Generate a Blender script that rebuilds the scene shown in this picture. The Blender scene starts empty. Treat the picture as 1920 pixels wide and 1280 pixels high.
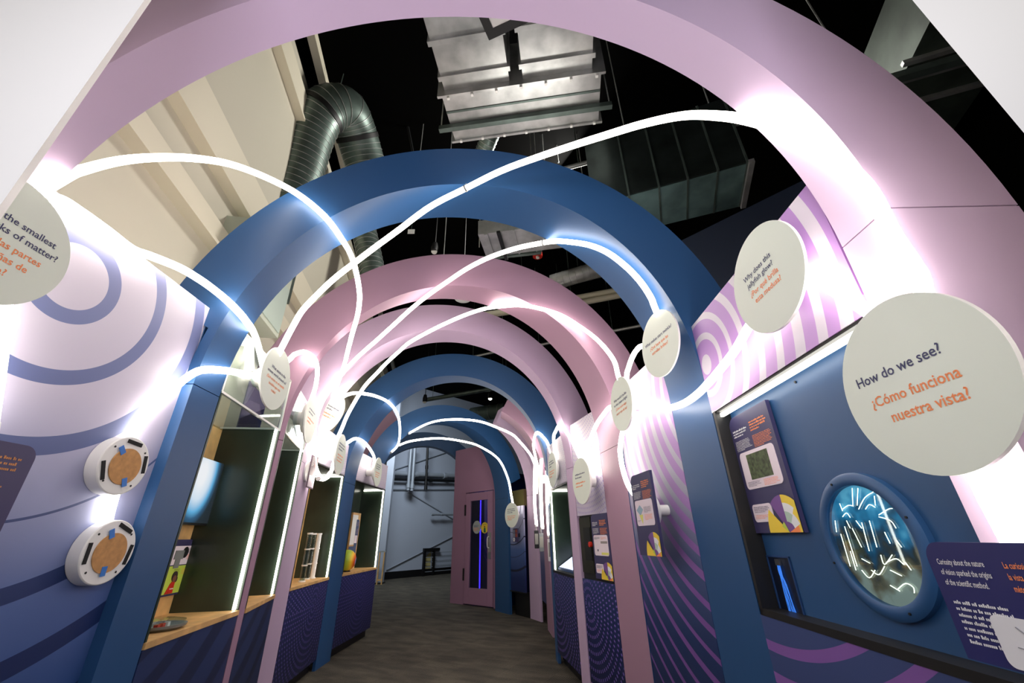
import bpy, math, random
from mathutils import Matrix, Vector
random.seed(7)
S = bpy.context.scene
COL = S.collection
# ------------------------------------------------------------------ camera, world, big lamps, exposure
F = 759.7                       # focal length in pixels of the 1920 x 1280 frame
R = Matrix(((0.9998, 0.0164, -0.0098), (-0.0016, -0.4351, -0.9004), (-0.0190, 0.9002, -0.4350)))
CAM = Vector((0, 0, 1.2))
cd = bpy.data.cameras.new('camera'); cam = bpy.data.objects.new('camera', cd); COL.objects.link(cam)
cam.matrix_world = Matrix.Translation(CAM) @ R.to_4x4()
cd.sensor_width = 36; cd.lens = F * 36 / 1920; cd.clip_start = .02; cd.clip_end = 200
S.camera = cam
S.view_settings.view_transform = 'Standard'; S.view_settings.look = 'None'
S.view_settings.exposure = 0.12; S.view_settings.gamma = 1; S.view_settings.use_curve_mapping = False
w = bpy.data.worlds.new('world'); S.world = w; w.use_nodes = True
w.node_tree.nodes['Background'].inputs[0].default_value = (.75, .85, 1, 1)
w.node_tree.nodes['Background'].inputs[1].default_value = .012
LED = 11.0                      # radiance of the light tubes
def lamp(name, loc, aim, energy, size, size_y, col):
    l = bpy.data.lights.new(name, 'AREA'); l.shape = 'RECTANGLE'; l.size = size; l.size_y = size_y
    l.energy = energy; l.color = col
    o = bpy.data.objects.new(name, l); COL.objects.link(o); o.location = loc
    o.rotation_euler = (Vector(aim) - Vector(loc)).to_track_quat('-Z', 'Y').to_euler()
    return o
lamp('added_entrance_fill', (-.2, -.8, 1.9), (-.2, 1.0, 2.5), 25, 1.2, .6, (.93, .92, 1))  # unseen fill added behind the camera for the signs and first soffit
lamp('added_white_wall_fill_left', (-1.25, -.9, 3.1), (-1.2, .5, 2.6), 2, .6, .6, (.98, .98, 1))  # added only to brighten the white wall on the left
lamp('added_white_wall_fill_right', (2.2, -.9, 3.2), (1.6, .4, 2.4), 17, .6, .6, (1, .97, .93))  # same added brightening for the white wall on the right
lamp('added_far_wall_fill', (-3.2, 12.2, 5.2), (-3.2, 15.5, 1.2), 190, 2.0, 1.0, (.82, .91, 1))  # unseen lamp added to light the far wall
lamp('added_beige_wall_fill', (1.2, 5.0, 6.6), (-2.6, 3.0, 4.6), 130, .8, .8, (1, .97, .90))  # added out of view to light the beige wall and girts
lamp('added_duct_fill', (.25, 2.55, 3.62), (.2, 2.2, 6), 4, .8, .25, (1, .96, .9))  # added above the arch to brighten the undersides of the ducts

# ------------------------------------------------------------------ small tools
def lin(c): return tuple(((x/255)/12.92 if x/255 <= .04045 else ((x/255+.055)/1.055)**2.4) for x in c[:3]) + (1,)
MATS = {}
def mat(name, c, rough=.55, metal=0, noise=0, nscale=20, spec=.5, alpha=1):
    if name in MATS: return MATS[name]
    m = bpy.data.materials.new(name); m.use_nodes = True; MATS[name] = m
    nt = m.node_tree; b = nt.nodes['Principled BSDF']
    b.inputs['Base Color'].default_value = lin(c); b.inputs['Roughness'].default_value = rough
    b.inputs['Metallic'].default_value = metal; b.inputs['Specular IOR Level'].default_value = spec
    if alpha < 1: b.inputs['Alpha'].default_value = alpha
    if noise:
        tc = nt.nodes.new('ShaderNodeTexCoord'); n = nt.nodes.new('ShaderNodeTexNoise'); n.inputs['Scale'].default_value = nscale
        n.inputs['Detail'].default_value = 5
        r = nt.nodes.new('ShaderNodeValToRGB'); d = noise
        r.color_ramp.elements[0].position = .3; r.color_ramp.elements[1].position = .7
        r.color_ramp.elements[0].color = lin([max(0, x*(1-d)) for x in c]); r.color_ramp.elements[1].color = lin([min(255, x*(1+d)) for x in c])
        nt.links.new(tc.outputs['Object'], n.inputs['Vector']); nt.links.new(n.outputs['Fac'], r.inputs[0]); nt.links.new(r.outputs[0], b.inputs['Base Color'])
    return m
def glow(name, c, s):
    if name in MATS: return MATS[name]
    m = bpy.data.materials.new(name); m.use_nodes = True; MATS[name] = m
    b = m.node_tree.nodes['Principled BSDF']; b.inputs['Base Color'].default_value = lin(c)
    b.inputs['Emission Color'].default_value = lin(c); b.inputs['Emission Strength'].default_value = s
    return m
def glass(name, c=(235, 245, 245), rough=.02, clear=.86):
    if name in MATS: return MATS[name]
    m = bpy.data.materials.new(name); m.use_nodes = True; MATS[name] = m
    nt = m.node_tree; nt.nodes.remove(nt.nodes['Principled BSDF']); out = nt.nodes['Material Output']
    t = nt.nodes.new('ShaderNodeBsdfTransparent'); t.inputs[0].default_value = lin(c)
    g = nt.nodes.new('ShaderNodeBsdfGlossy'); g.inputs['Roughness'].default_value = rough
    fr = nt.nodes.new('ShaderNodeLayerWeight'); pw = nt.nodes.new('ShaderNodeMath'); pw.operation = 'POWER'; pw.inputs[1].default_value = 4
    ad = nt.nodes.new('ShaderNodeMath'); ad.operation = 'MULTIPLY_ADD'; ad.inputs[1].default_value = .6; ad.inputs[2].default_value = 1-clear
    mx = nt.nodes.new('ShaderNodeMixShader')
    nt.links.new(fr.outputs['Facing'], pw.inputs[0]); nt.links.new(pw.outputs[0], ad.inputs[0]); nt.links.new(ad.outputs[0], mx.inputs[0]); nt.links.new(t.outputs[0], mx.inputs[1])
    nt.links.new(g.outputs[0], mx.inputs[2]); nt.links.new(mx.outputs[0], out.inputs[0])
    return m
class Nodes:                       # tiny expression builder for printed graphics
    def __init__(s, m): s.nt = m.node_tree
    def val(s, op, a, b=None):
        n = s.nt.nodes.new('ShaderNodeMath'); n.operation = op
        for i, v in enumerate((a, b)):
            if v is None: continue
            if isinstance(v, (int, float)): n.inputs[i].default_value = v
            else: s.nt.links.new(v, n.inputs[i])
        return n.outputs[0]
    def ramp(s, fac, stops, interp='LINEAR'):
        n = s.nt.nodes.new('ShaderNodeValToRGB'); cr = n.color_ramp; cr.interpolation = interp
        for i, (p, c) in enumerate(stops):
            e = cr.elements[i] if i < 2 else cr.elements.new(p)
            e.position = p
        for e, (p, c) in zip(cr.elements, sorted(stops)):
            e.position = p; e.color = lin(c) if len(c) == 3 else c
        s.nt.links.new(fac, n.inputs[0]); return n.outputs[0]
def printed(name, base, ink=None, rings=None, dots=None, rough=.45):
    """sheet graphic: base / ink colours run over the height of the sheet, the ink lies in concentric rings or dashes"""
    if name in MATS: return MATS[name]
    m = bpy.data.materials.new(name); m.use_nodes = True; MATS[name] = m
    N = Nodes(m); nt = m.node_tree; b = nt.nodes['Principled BSDF']; b.inputs['Roughness'].default_value = rough
    tc = nt.nodes.new('ShaderNodeTexCoord'); sp = nt.nodes.new('ShaderNodeSeparateXYZ'); nt.links.new(tc.outputs['Object'], sp.inputs[0])
    x, z = sp.outputs[0], sp.outputs[2]
    zf = N.val('DIVIDE', z, 2.5)
    c0 = N.ramp(zf, [(p/2.5, c) for p, c in base])
    out = c0
    if ink:
        c1 = N.ramp(zf, [(p/2.5, c) for p, c in ink])
        cx, cz = (rings or dots)[0]
        dx, dz = N.val('SUBTRACT', x, cx), N.val('SUBTRACT', z, cz)
        d = N.val('SQRT', N.val('ADD', N.val('MULTIPLY', dx, dx), N.val('MULTIPLY', dz, dz)))
        if rings:
            D = 2.2; st = [(0, (0, 0, 0, 1))]
            for a, e in rings[1]:
                if a <= 0: st[0] = (0, (1, 1, 1, 1))
                else: st.append((a/D, (1, 1, 1, 1)))
                st.append((e/D, (0, 0, 0, 1)))
            mask = N.ramp(N.val('DIVIDE', d, D), st, 'CONSTANT')
        else:
            _, pitch, wdt, nd, dens = dots
            q = N.val('DIVIDE', d, pitch)
            rad = N.val('LESS_THAN', N.val('FRACT', q), wdt)
            th = N.val('ADD', N.val('ARCTAN2', dz, dx), 3.1416)
            ang = N.val('LESS_THAN', N.val('FRACT', N.val('MULTIPLY', th, N.val('MULTIPLY', N.val('ADD', N.val('FLOOR', q), 1), nd))), dens)
            mask = N.val('MULTIPLY', rad, ang)
        mx = nt.nodes.new('ShaderNodeMix'); mx.data_type = 'RGBA'
        nt.links.new(mask, mx.inputs[0]); nt.links.new(c0, mx.inputs[6]); nt.links.new(c1, mx.inputs[7]); out = mx.outputs[2]
    nt.links.new(out, b.inputs['Base Color'])
    return m

class Fr:                          # upright frame of a wall: x along the wall (reading direction), y into the wall, z up
    def __init__(s, a, b):
        a, b = Vector((a[0], a[1], 0)), Vector((b[0], b[1], 0)); s.o = a; s.L = (b-a).length
        s.e = (b-a).normalized(); s.n = Vector((0, 0, 1)).cross(s.e)
        s.M = Matrix(((s.e.x, s.n.x, 0, a.x), (s.e.y, s.n.y, 0, a.y), (0, 0, 1, 0), (0, 0, 0, 1)))
    def hit(s, u, v, d=0):         # where the sight line of a photo point meets the plane d in front of the wall
        r = R @ Vector((u-960, 640-v, -F)); k = ((s.o - s.n*d) - CAM).dot(s.n)/r.dot(s.n); P = CAM + r*k
        return ((P-s.o).dot(s.e), P.z)
    def W(s, x, y, z): return s.M @ Vector((x, y, z))
WORLD = Fr((0, 0), (1, 0))
def ray(u, v): return R @ Vector((u-960, 640-v, -F))
def onplane(u, v, p, n): r = ray(u, v); return CAM + r*((p-CAM).dot(n)/r.dot(n))
def onz(u, v, z): r = ray(u, v); return CAM + r*((z-CAM.z)/r.z)

class MB:
    def __init__(s): s.v = []; s.f = []; s.m = []; s.blocks = []
    def add(s, vs, fs, m=0):
        k = len(s.v); s.v += [tuple(v) for v in vs]; s.f += [[i+k for i in f] for f in fs]; s.m += [m]*len(fs); return s
    def box(s, x0, x1, y0, y1, z0, z1, m=0):
        v = [(x, y, z) for z in (z0, z1) for y in (y0, y1) for x in (x0, x1)]
        return s.add(v, [(0, 2, 3, 1), (4, 5, 7, 6), (0, 1, 5, 4), (2, 6, 7, 3), (0, 4, 6, 2), (1, 3, 7, 5)], m)
    def prism(s, poly, y0, y1, m=0, mside=None):   # poly in xz
        n = len(poly); A = sum(poly[i][0]*poly[(i+1) % n][1]-poly[(i+1) % n][0]*poly[i][1] for i in range(n))
        if A < 0: poly = poly[::-1]
        v = [(x, y0, z) for x, z in poly] + [(x, y1, z) for x, z in poly]
        s.add(v, [list(range(n)), list(range(2*n-1, n-1, -1))], m)
        k = len(s.v)-2*n
        for i in range(n): s.f.append([k+i, k+n+i, k+n+(i+1) % n, k+(i+1) % n]); s.m.append(m if mside is None else mside)
        return s
    def disc(s, x, z, r, y0, y1, m=0, mside=None, n=48):
        return s.prism([(x+r*math.cos(2*math.pi*i/n), z+r*math.sin(2*math.pi*i/n)) for i in range(n)], y0, y1, m, mside)
    def ring(s, x, z, r0, r1, y0, y1, m=0, n=48, bulge=0):
        v = []; f = []
        prof = [(r0, y0+bulge*.5), (r0+(r1-r0)*.2, y0), (r1-(r1-r0)*.25, y0), (r1, y0+bulge), (r1, y1), (r0, y1)]; K = len(prof)
        for i in range(n):
            a = 2*math.pi*i/n
            v += [(x+r*math.cos(a), y, z+r*math.sin(a)) for r, y in prof]
        for i in range(n):
            for j in range(K): f.append([i*K+j, i*K+(j+1) % K, ((i+1) % n)*K+(j+1) % K, ((i+1) % n)*K+j])
        return s.add(v, f, m)
    def tube(s, pts, r, n=10, m=0, cap=True):
        pts = [Vector(p) for p in pts]; rs = r if isinstance(r, (list, tuple)) else [r]*len(pts)
        up = None; v = []; f = []
        for i, p in enumerate(pts):
            t = (pts[min(i+1, len(pts)-1)]-pts[max(i-1, 0)]).normalized()
            if up is None: up = t.orthogonal().normalized()
            up = (up - t*up.dot(t)).normalized(); b = t.cross(up)
            v += [p + (up*math.cos(2*math.pi*k/n)+b*math.sin(2*math.pi*k/n))*rs[i] for k in range(n)]
        for i in range(len(pts)-1):
            for k in range(n): f.append([i*n+k, i*n+(k+1) % n, (i+1)*n+(k+1) % n, (i+1)*n+k])
        if cap: f += [list(range(n))[::-1], list(range((len(pts)-1)*n, len(pts)*n))]
        return s.add(v, f, m)
    def cyl(s, a, b, r, n=16, m=0): return s.tube([a, b], r, n, m)
    def quad(s, x0, x1, z0, z1, y, m=0): return s.add([(x0, y, z0), (x1, y, z0), (x1, y, z1), (x0, y, z1)], [(0, 1, 2, 3)], m)
def tag(o, label, cat, group=None, kind=None):
    if label: o['label'] = label
    if cat: o['category'] = cat
    if group: o['group'] = group
    if kind: o['kind'] = kind
    return o
OFF = {}
def mesh(name, mb, mats, off, smooth=False):
    me = bpy.data.meshes.new(name); o = Vector(off)
    me.from_pydata([tuple(Vector(v)-o) for v in mb.v], [], mb.f)
    for m in (mats if isinstance(mats, (list, tuple)) else [mats]): me.materials.append(m)
    for p, i in zip(me.polygons, mb.m): p.material_index = i; p.use_smooth = smooth
    me.update(); return me
def fin(o, smooth, bevel):
    if bevel:
        b = o.modifiers.new('bevel', 'BEVEL'); b.width = bevel; b.segments = 2; b.limit_method = 'ANGLE'; b.angle_limit = math.radians(40)
    if smooth:
        for e in o.data.polygons: e.use_smooth = True
        try: o.data.set_sharp_from_angle(angle=math.radians(38))
        except Exception: pass
def thing(name, label, cat, fr=WORLD, at=(0, 0, 0), group=None):
    o = bpy.data.objects.new(name, None); COL.objects.link(o); o.empty_display_size = .1
    o.matrix_world = fr.M @ Matrix.Translation(Vector(at)); OFF[o.name] = Vector(at)
    return tag(o, label, cat, group)
def part(name, mb, mats, parent, smooth=False, bevel=0, label=None):
    if len(mb.blocks) > 1:                 # separate blocks of print are separate parts
        bl = [0]+[b for b in mb.blocks if b > 0]+[len(mb.f)]
        for a, e in zip(bl, bl[1:]):
            q = MB(); used = {}
            for f, mi in zip(mb.f[a:e], mb.m[a:e]):
                q.f.append([used.setdefault(i, len(used)) for i in f]); q.m.append(mi)
            q.v = [mb.v[i] for i in used]
            if q.f: o = part(name, q, mats, parent)
        return o
    off = OFF[parent.name]; o = bpy.data.objects.new(name, mesh(name, mb, mats, off)); COL.objects.link(o); o.parent = parent
    OFF[o.name] = off; fin(o, smooth, bevel)
    if label: o['label'] = label
    return o
def solo(name, mb, mats, label, cat, fr=WORLD, smooth=False, bevel=0, group=None, kind=None, zero=False):
    xs = list(zip(*mb.v)); off = (0, 0, 0) if zero else tuple((min(a)+max(a))/2 for a in xs[:2]) + (min(xs[2]),)
    o = bpy.data.objects.new(name, mesh(name, mb, mats, off)); COL.objects.link(o)
    o.matrix_world = fr.M @ Matrix.Translation(Vector(off)); fin(o, smooth, bevel)
    return tag(o, label, cat, group, kind)
def text_mb(lines, y, m=None, mb=None, squeeze=1):
    """lines: (string, x, z, size, align, material index); letters lie in the xz plane at depth y"""
    mb = mb or MB()
    for st, x, z, size, al, mi in lines:
        c = bpy.data.curves.new('t', 'FONT'); c.body = st; c.size = size; c.align_x = al; c.resolution_u = 2; c.offset = size*.012
        o = bpy.data.objects.new('t', c); me = bpy.data.meshes.new_from_object(o)
        if not mb.blocks or mi != mb.m[-1]: mb.blocks.append(len(mb.f))
        mb.add([(x+v.co.x*squeeze, y, z+v.co.y) for v in me.vertices], [list(p.vertices) for p in me.polygons], mi)
        bpy.data.objects.remove(o); bpy.data.curves.remove(c); bpy.data.meshes.remove(me)
    return mb
def words(mb, x0, x1, ztop, rows, h, gap, y, m, rnd):
    """a block of lines too small to read in the photo: rows of letter sized marks"""
    mb.blocks.append(len(mb.f)); h *= .92
    for i in range(rows):
        x = x0; end = x1 - rnd.random()*(x1-x0)*.16 if i < rows-1 else x0+(x1-x0)*(.4+.4*rnd.random())
        z = ztop - i*(h+gap)-h; left = rnd.randint(2, 8)
        while x < end:
            lw = h*rnd.uniform(.34, .58); lh = h*rnd.choice((.66, .66, .66, 1)); mb.quad(x, x+lw, z, z+lh, y, m); x += lw+h*.13; left -= 1
            if left <= 0: x += h*.42; left = rnd.randint(2, 8)
    return mb
def rrect(x0, x1, z0, z1, r, corners=(1, 1, 1, 1)):   # bl br tr tl
    P = []; n = 6
    for (cx, cz, a, k, px, pz) in ((x0+r, z0+r, 180, corners[0], x0, z0), (x1-r, z0+r, 270, corners[1], x1, z0), (x1-r, z1-r, 0, corners[2], x1, z1), (x0+r, z1-r, 90, corners[3], x0, z1)):
        if not k: P.append((px, pz)); continue
        P += [(cx+r*math.cos(math.radians(a+90*i/n)), cz+r*math.sin(math.radians(a+90*i/n))) for i in range(n+1)]
    return P
def clip(poly, xmax):
    out = []
    for i, p in enumerate(poly):
        q = poly[(i+1) % len(poly)]
        if p[0] <= xmax: out.append(p)
        if (p[0] <= xmax) != (q[0] <= xmax):
            t = (xmax-p[0])/(q[0]-p[0]); out.append((xmax, p[1]+t*(q[1]-p[1])))
    return out
def spline(P, k=10):
    P = [Vector(p) for p in P]; out = []
    for i in range(len(P)-1):
        a, b, c, d = P[max(i-1, 0)], P[i], P[i+1], P[min(i+2, len(P)-1)]
        for j in range(k):
            t = j/k; out.append(.5*((2*b)+(c-a)*t+(2*a-5*b+4*c-d)*t*t+(3*b-a-3*c+d)*t**3))
    return out+[P[-1]]

# ------------------------------------------------------------------ materials
blue = mat('blue_paint', (38, 80, 127), .42); navy = mat('navy_paint', (26, 62, 112), .5)
lav = mat('lavender_paint', (212, 188, 216), .5); mauve = mat('mauve_paint', (168, 132, 154), .5); lilac = mat('lilac_paint', (194, 170, 198), .5)
pinkp = mat('pink_paint', (168, 128, 156), .5)
white = mat('white_plastic', (238, 238, 234), .35); rim = mat('acrylic_edge', (250, 250, 245), .3)
cream = mat('sign_cream', (236, 244, 230), .34); ink = mat('sign_ink', (58, 62, 104), .5); orange = mat('sign_orange', (255, 148, 86), .5)
black = mat('black_paint', (14, 14, 16), .5); dark = mat('dark_steel', (28, 30, 32), .45, .4)
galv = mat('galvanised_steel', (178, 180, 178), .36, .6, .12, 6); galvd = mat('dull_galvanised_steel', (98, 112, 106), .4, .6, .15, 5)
roofblk = mat('roof_black', (3, 3, 3), 1, spec=.05); beige = mat('beige_wall_paint', (206, 200, 182), .7); beam_p = mat('beam_paint', (226, 218, 196), .6)
ply = mat('plywood', (216, 172, 112), .5, 0, .1, 9); green = mat('dark_green_laminate', (44, 56, 46), .28, 0, .25, 2.5)
panel_ink = mat('label_navy', (60, 56, 96), .4); card = mat('label_card', (236, 222, 232), .45); wtext = mat('label_white', (236, 236, 240), .5)
purple = mat('label_purple', (124, 84, 152), .5); yellow = mat('label_yellow', (244, 212, 70), .5); mint = mat('label_mint', (186, 208, 192), .5)
lime = mat('label_lime', (190, 212, 80), .5); red = mat('signal_red', (206, 44, 30), .4); photo_g = mat('photo_green', (64, 74, 48), .5, 0, .5, 60)
cardb = mat('cardboard', (196, 146, 92), .8, 0, .06, 60); tape = mat('blue_tape', (54, 122, 206), .5); velcro = mat('black_velcro', (22, 22, 24), .8)
led = glow('tube_light', (255, 246, 234), LED); strip = glow('strip_light', (255, 252, 240), 7.0)
clear = glass('clear_acrylic', clear=.93); pane = glass('door_glass', (222, 226, 236), .03, .95)
blueacr = glass('blue_tinted_acrylic', (90, 110, 200), .05, .75)

# ------------------------------------------------------------------ arches
def arch_curve(r1, r2, Zs, a, n=2.03):
    c, s_ = math.cos(a), math.sin(a); sg = lambda t: -1 if t < 0 else 1
    return r1*sg(c)*abs(c)**(2/n), Zs + r2*abs(s_)**(2/n)
ARCH = {1: (-.260, .797, -.6, .336, .158, 1.237, 1.02, 1.943, 0), 2: (-.246, 1.893, 3.2, .326, .305, 1.254, 1.074, 1.887, 4.8),
        3: (-.377, 3.055, 7.4, .345, .249, 1.272, 1.085, 1.858, 9.9), 4: (-.593, 3.985, 14.6, .317, .307, 1.276, 1.122, 1.84, -6.9),
        5: (-.784, 5.254, 1.6, .33, .277, 1.257, 1.092, 1.857, -5.8), 6: (-1.138, 7.744, 28.9, .323, .327, 1.243, 1.083, 1.891, 9.1)}
COR = {}
def arch_frames(p):
    Xc, Y, ph, t, D, r, q, Zs, dp = p; a, b = math.radians(ph), math.radians(ph+dp)
    e, n, eb = Vector((math.cos(a), math.sin(a), 0)), Vector((-math.sin(a), math.cos(a), 0)), Vector((math.cos(b), math.sin(b), 0))
    o = Vector((Xc, Y, 0)); return o, o+n*D, e, eb, n
for k, p in ARCH.items():
    o, ob, e, eb, n = arch_frames(p); r = p[5]
    COR[k] = dict(fl=o-e*r, fr=o+e*r, bl=ob-eb*r, br=ob+eb*r)
def build_arch(p, m, label, a0=0, a1=180, legs='lr', thick=.03, group='tunnel arches', name='portal_arch'):
    Xc, Y, ph, t, D, r, q, Zs, dp = p; o, ob, e, eb, n = arch_frames(p)
    at = tuple(o); root = thing(name, label, 'arch', WORLD, at, group)
    mb = MB(); N = 72; rings = []
    for i in range(N+1):
        a = math.radians(a0+(a1-a0)*i/N)
        xi, zi = arch_curve(r, r*q, Zs, a); xo, zo = arch_curve(r+t, r*q+t, Zs, a); Z = Vector((0, 0, 1))
        if thick < t and zo < (2.30 if xi < 0 else 2.26): xo, zo = xi+math.copysign(thick, xi), zi
        rings.append([o+e*xi+Z*zi, o+e*xo+Z*zo, ob+eb*xo+Z*zo, ob+eb*xi+Z*zi])
    v = [x for rg in rings for x in rg]; f = []
    for i in range(N):
        for j in range(4): f.append([i*4+j, i*4+(j+1) % 4, (i+1)*4+(j+1) % 4, (i+1)*4+j])
    f += [[0, 3, 2, 1], [N*4, N*4+1, N*4+2, N*4+3]]
    mb.add(v, f); ch = part('arch_ring', mb, m, root); fin(ch, True, 0)
    for sd in legs:
        g = 1 if sd == 'r' else -1; tt = min(t, thick); c = [o+e*r*g, o+e*(r+tt)*g, ob+eb*(r+tt)*g, ob+eb*r*g]
        vs = [x+Vector((0, 0, z)) for z in (0, Zs-.004) for x in c]
        fs = [[0, 1, 2, 3], [4, 5, 6, 7]] + [[i, (i+1) % 4, (i+1) % 4+4, i+4] for i in range(4)]
        part('leg', MB().add(vs, fs), m, root)
    return root
build_arch(ARCH[1], lav, 'lavender arch closest to the entrance, crossing the top of the photo', thick=1)
build_arch(ARCH[2], blue, 'large blue arch, first one behind the front lavender arch', thick=.05)
build_arch(ARCH[3], mauve, 'dusty mauve arch directly behind the large blue arch')
build_arch(ARCH[4], lilac, 'pale lilac arch between the mauve arch and a smaller blue arch')
build_arch(ARCH[5], blue, 'blue arch behind the pale lilac arch, halfway down the tunnel')
build_arch(ARCH[6], blue, 'blue arch beside the pink door with a glass pane', thick=.05)
build_arch((-.72, 6.466, 2, .33, .35, 1.25, 1.075, 1.88, 7), mauve, 'right half of a mauve arch with a cut top, behind the halfway blue arch', 0, 62, 'r')
build_arch((-.725, 7.17, 20, .33, .12, 1.25, 1.075, 1.88, 12), lilac, 'right half of a pale pink arch with a slanted cut top', 0, 66, 'r', .03)
build_arch((-1.36, 8.13, 29, .30, .25, 1.50, 1.06, 1.88, 6), mauve, 'left stub of a pink arch seen as a thin crescent behind the halfway blue arch', 124, 176, '', 1)
build_arch((-2.0, 9.9, 20, .33, .2, 1.25, 1.075, 1.88, 0), blue, 'darker blue arch at the tunnel exit, cut off against the pink door wall', 42, 142, '')

# ------------------------------------------------------------------ setting: floor, walls, roof
m = bpy.data.materials.new('carpet_tiles'); m.use_nodes = True; nt = m.node_tree; b = nt.nodes['Principled BSDF']; b.inputs['Roughness'].default_value = .95
N = Nodes(m); tc = nt.nodes.new('ShaderNodeTexCoord'); mp = nt.nodes.new('ShaderNodeMapping'); mp.inputs['Rotation'].default_value = (0, 0, .5)
nt.links.new(tc.outputs['Object'], mp.inputs[0])
def noise_node(scale_vec, sc, det):
    q = nt.nodes.new('ShaderNodeMapping'); q.inputs['Scale'].default_value = scale_vec; nt.links.new(mp.outputs[0], q.inputs[0])
    n = nt.nodes.new('ShaderNodeTexNoise'); n.inputs['Scale'].default_value = sc; n.inputs['Detail'].default_value = det; nt.links.new(q.outputs[0], n.inputs['Vector']); return n.outputs['Fac']
streak = noise_node((1, 2.6, 1), 2.6, 5); fine = noise_node((60, 260, 1), 1.0, 2); sp = nt.nodes.new('ShaderNodeSeparateXYZ'); nt.links.new(mp.outputs[0], sp.inputs[0])
chk = nt.nodes.new('ShaderNodeTexChecker'); chk.inputs['Scale'].default_value = 2; nt.links.new(mp.outputs[0], chk.inputs[0])
rib_a = N.val('SINE', N.val('MULTIPLY', sp.outputs[1], 300)); rib_b = N.val('SINE', N.val('MULTIPLY', sp.outputs[0], 300)); ck = chk.outputs['Fac']
rib = N.val('MULTIPLY', N.val('ADD', N.val('MULTIPLY', rib_a, ck), N.val('MULTIPLY', rib_b, N.val('SUBTRACT', 1, ck))), .13)
t_ = N.val('ADD', N.val('ADD', N.val('MULTIPLY', streak, .7), N.val('MULTIPLY', fine, .65)), N.val('ADD', rib, N.val('MULTIPLY', chk.outputs['Fac'], .05)))
c = N.ramp(t_, [(.35, (24, 22, 18)), (.62, (51, 46, 38)), (.95, (92, 86, 72))]); nt.links.new(c, b.inputs['Base Color'])
carpet = m
def struct(name, mb, m, fr=WORLD, zero=True):
    o = solo(name, mb, m, None, None, fr, zero=zero); o['kind'] = 'structure'; return o
struct('floor', MB().box(-9, 7, -4, 22, -.1, 0), carpet)
struct('ceiling', MB().box(-9, 9, -5, 24, 7.0, 7.1), roofblk)
WL = Fr((-1.93+.337, -2), (-4.96, 18))            # long building wall beyond the displays, x runs away from the entrance
WL = Fr((-1.93+.337, -2), (-4.54, 15.53))
struct('wall_left', MB().box(0, WL.L, 0, .2, 0, 6.35), beige, WL)
mwall = mat('far_wall_paint', (172, 180, 194), .7)
WB = Fr((-4.54, 15.53), (-1.0, 19.4)); struct('wall_back', MB().box(-.3, WB.L+3, 0, .2, 0, 7), mwall, WB)
struct('baseboard_back', MB().box(0, WB.L+3, -.02, 0, 0, .22), black, WB)
struct('wall_right', MB().box(3.6, 3.8, -3, 20, 0, 7), roofblk)
struct('wall_entrance_left', MB().add([(-3.2, .5, 0), (-.825, .5, 0), (-.97, .6, 0), (-3.2, .6, 0), (-3.2, .5, 4.2), (-.825, .5, 4.2), (-.97, .6, 4.2), (-3.2, .6, 4.2)], [(0, 3, 2, 1), (4, 5, 6, 7), (0, 1, 5, 4), (1, 2, 6, 5), (2, 3, 7, 6), (3, 0, 4, 7)]), mat('entrance_white', (236, 234, 230), .6))
struct('wall_entrance_right', MB().add([(.76, .4, 0), (3.2, .4, 0), (3.2, .5, 0), (.965, .5, 0), (.76, .4, 4.2), (3.2, .4, 4.2), (3.2, .5, 4.2), (.965, .5, 4.2)], [(0, 3, 2, 1), (4, 5, 6, 7), (0, 1, 5, 4), (1, 2, 6, 5), (2, 3, 7, 6), (3, 0, 4, 7)]), MATS['entrance_white'])
# girts along the left building wall, lower and upper edge from the height they are seen at
def wallz(u, v): return WL.hit(u, v)[1]
for i, (a, bb, nm) in enumerate((((219.5, 248), (257.5, 220), 1), ((311, 181), (370, 151), 2), ((510.6, 91), (534.5, 81), 3), ((575, 68), (612, 58), 4))):
    z0, z1 = wallz(*a), wallz(*bb)
    t = struct('trim_%d' % nm, MB().box(0, WL.L, -.07, 0, z0, z1).box(0, WL.L, -.10, -.0701, z0, z0+.03), beam_p, WL)
# dark partition to the right of the tunnel
PR = Fr((1.55-.1, 2.77+.1), (2.07+.1, 2.24-.1))
struct('wall_partition_right', MB().box(0, PR.L, 0, .1, 0, 3.5), mat('dark_navy_paint', (12, 28, 52), .5), PR)

# ------------------------------------------------------------------ left wall of the first bay
FL1 = Fr((-1.545, .955), (-1.545, 1.835))
gl1 = printed('ring_print_left', [(0, (22, 50, 104)), (.75, (44, 78, 136)), (1.05, (86, 110, 166)), (1.35, (158, 164, 200)), (1.7, (198, 192, 212)), (2.4, (214, 206, 218))],
              [(0, (16, 38, 86)), (.9, (20, 42, 92)), (1.15, (36, 58, 110)), (1.5, (84, 98, 146)), (1.9, (108, 118, 164)), (2.4, (140, 144, 186))],
              rings=((.254, 2.071), [(.116, .168), (.332, .382), (.553, .612), (.803, .811), (1.004, 1.056), (1.218, 1.279), (1.43, 1.50), (1.64, 1.72)]))
t = thing('graphic_wall_panel', 'tall lavender to navy wall panel with dark blue rings, left of the large blue arch', 'wall panel', FL1)
part('printed_sheet', MB().box(-.0, FL1.L, 0, .03, .0, 2.3), gl1, t)
part('edge_trim', MB().box(FL1.L-.004, FL1.L+.012, -.004, .035, 0, 2.3), blue, t)
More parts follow.
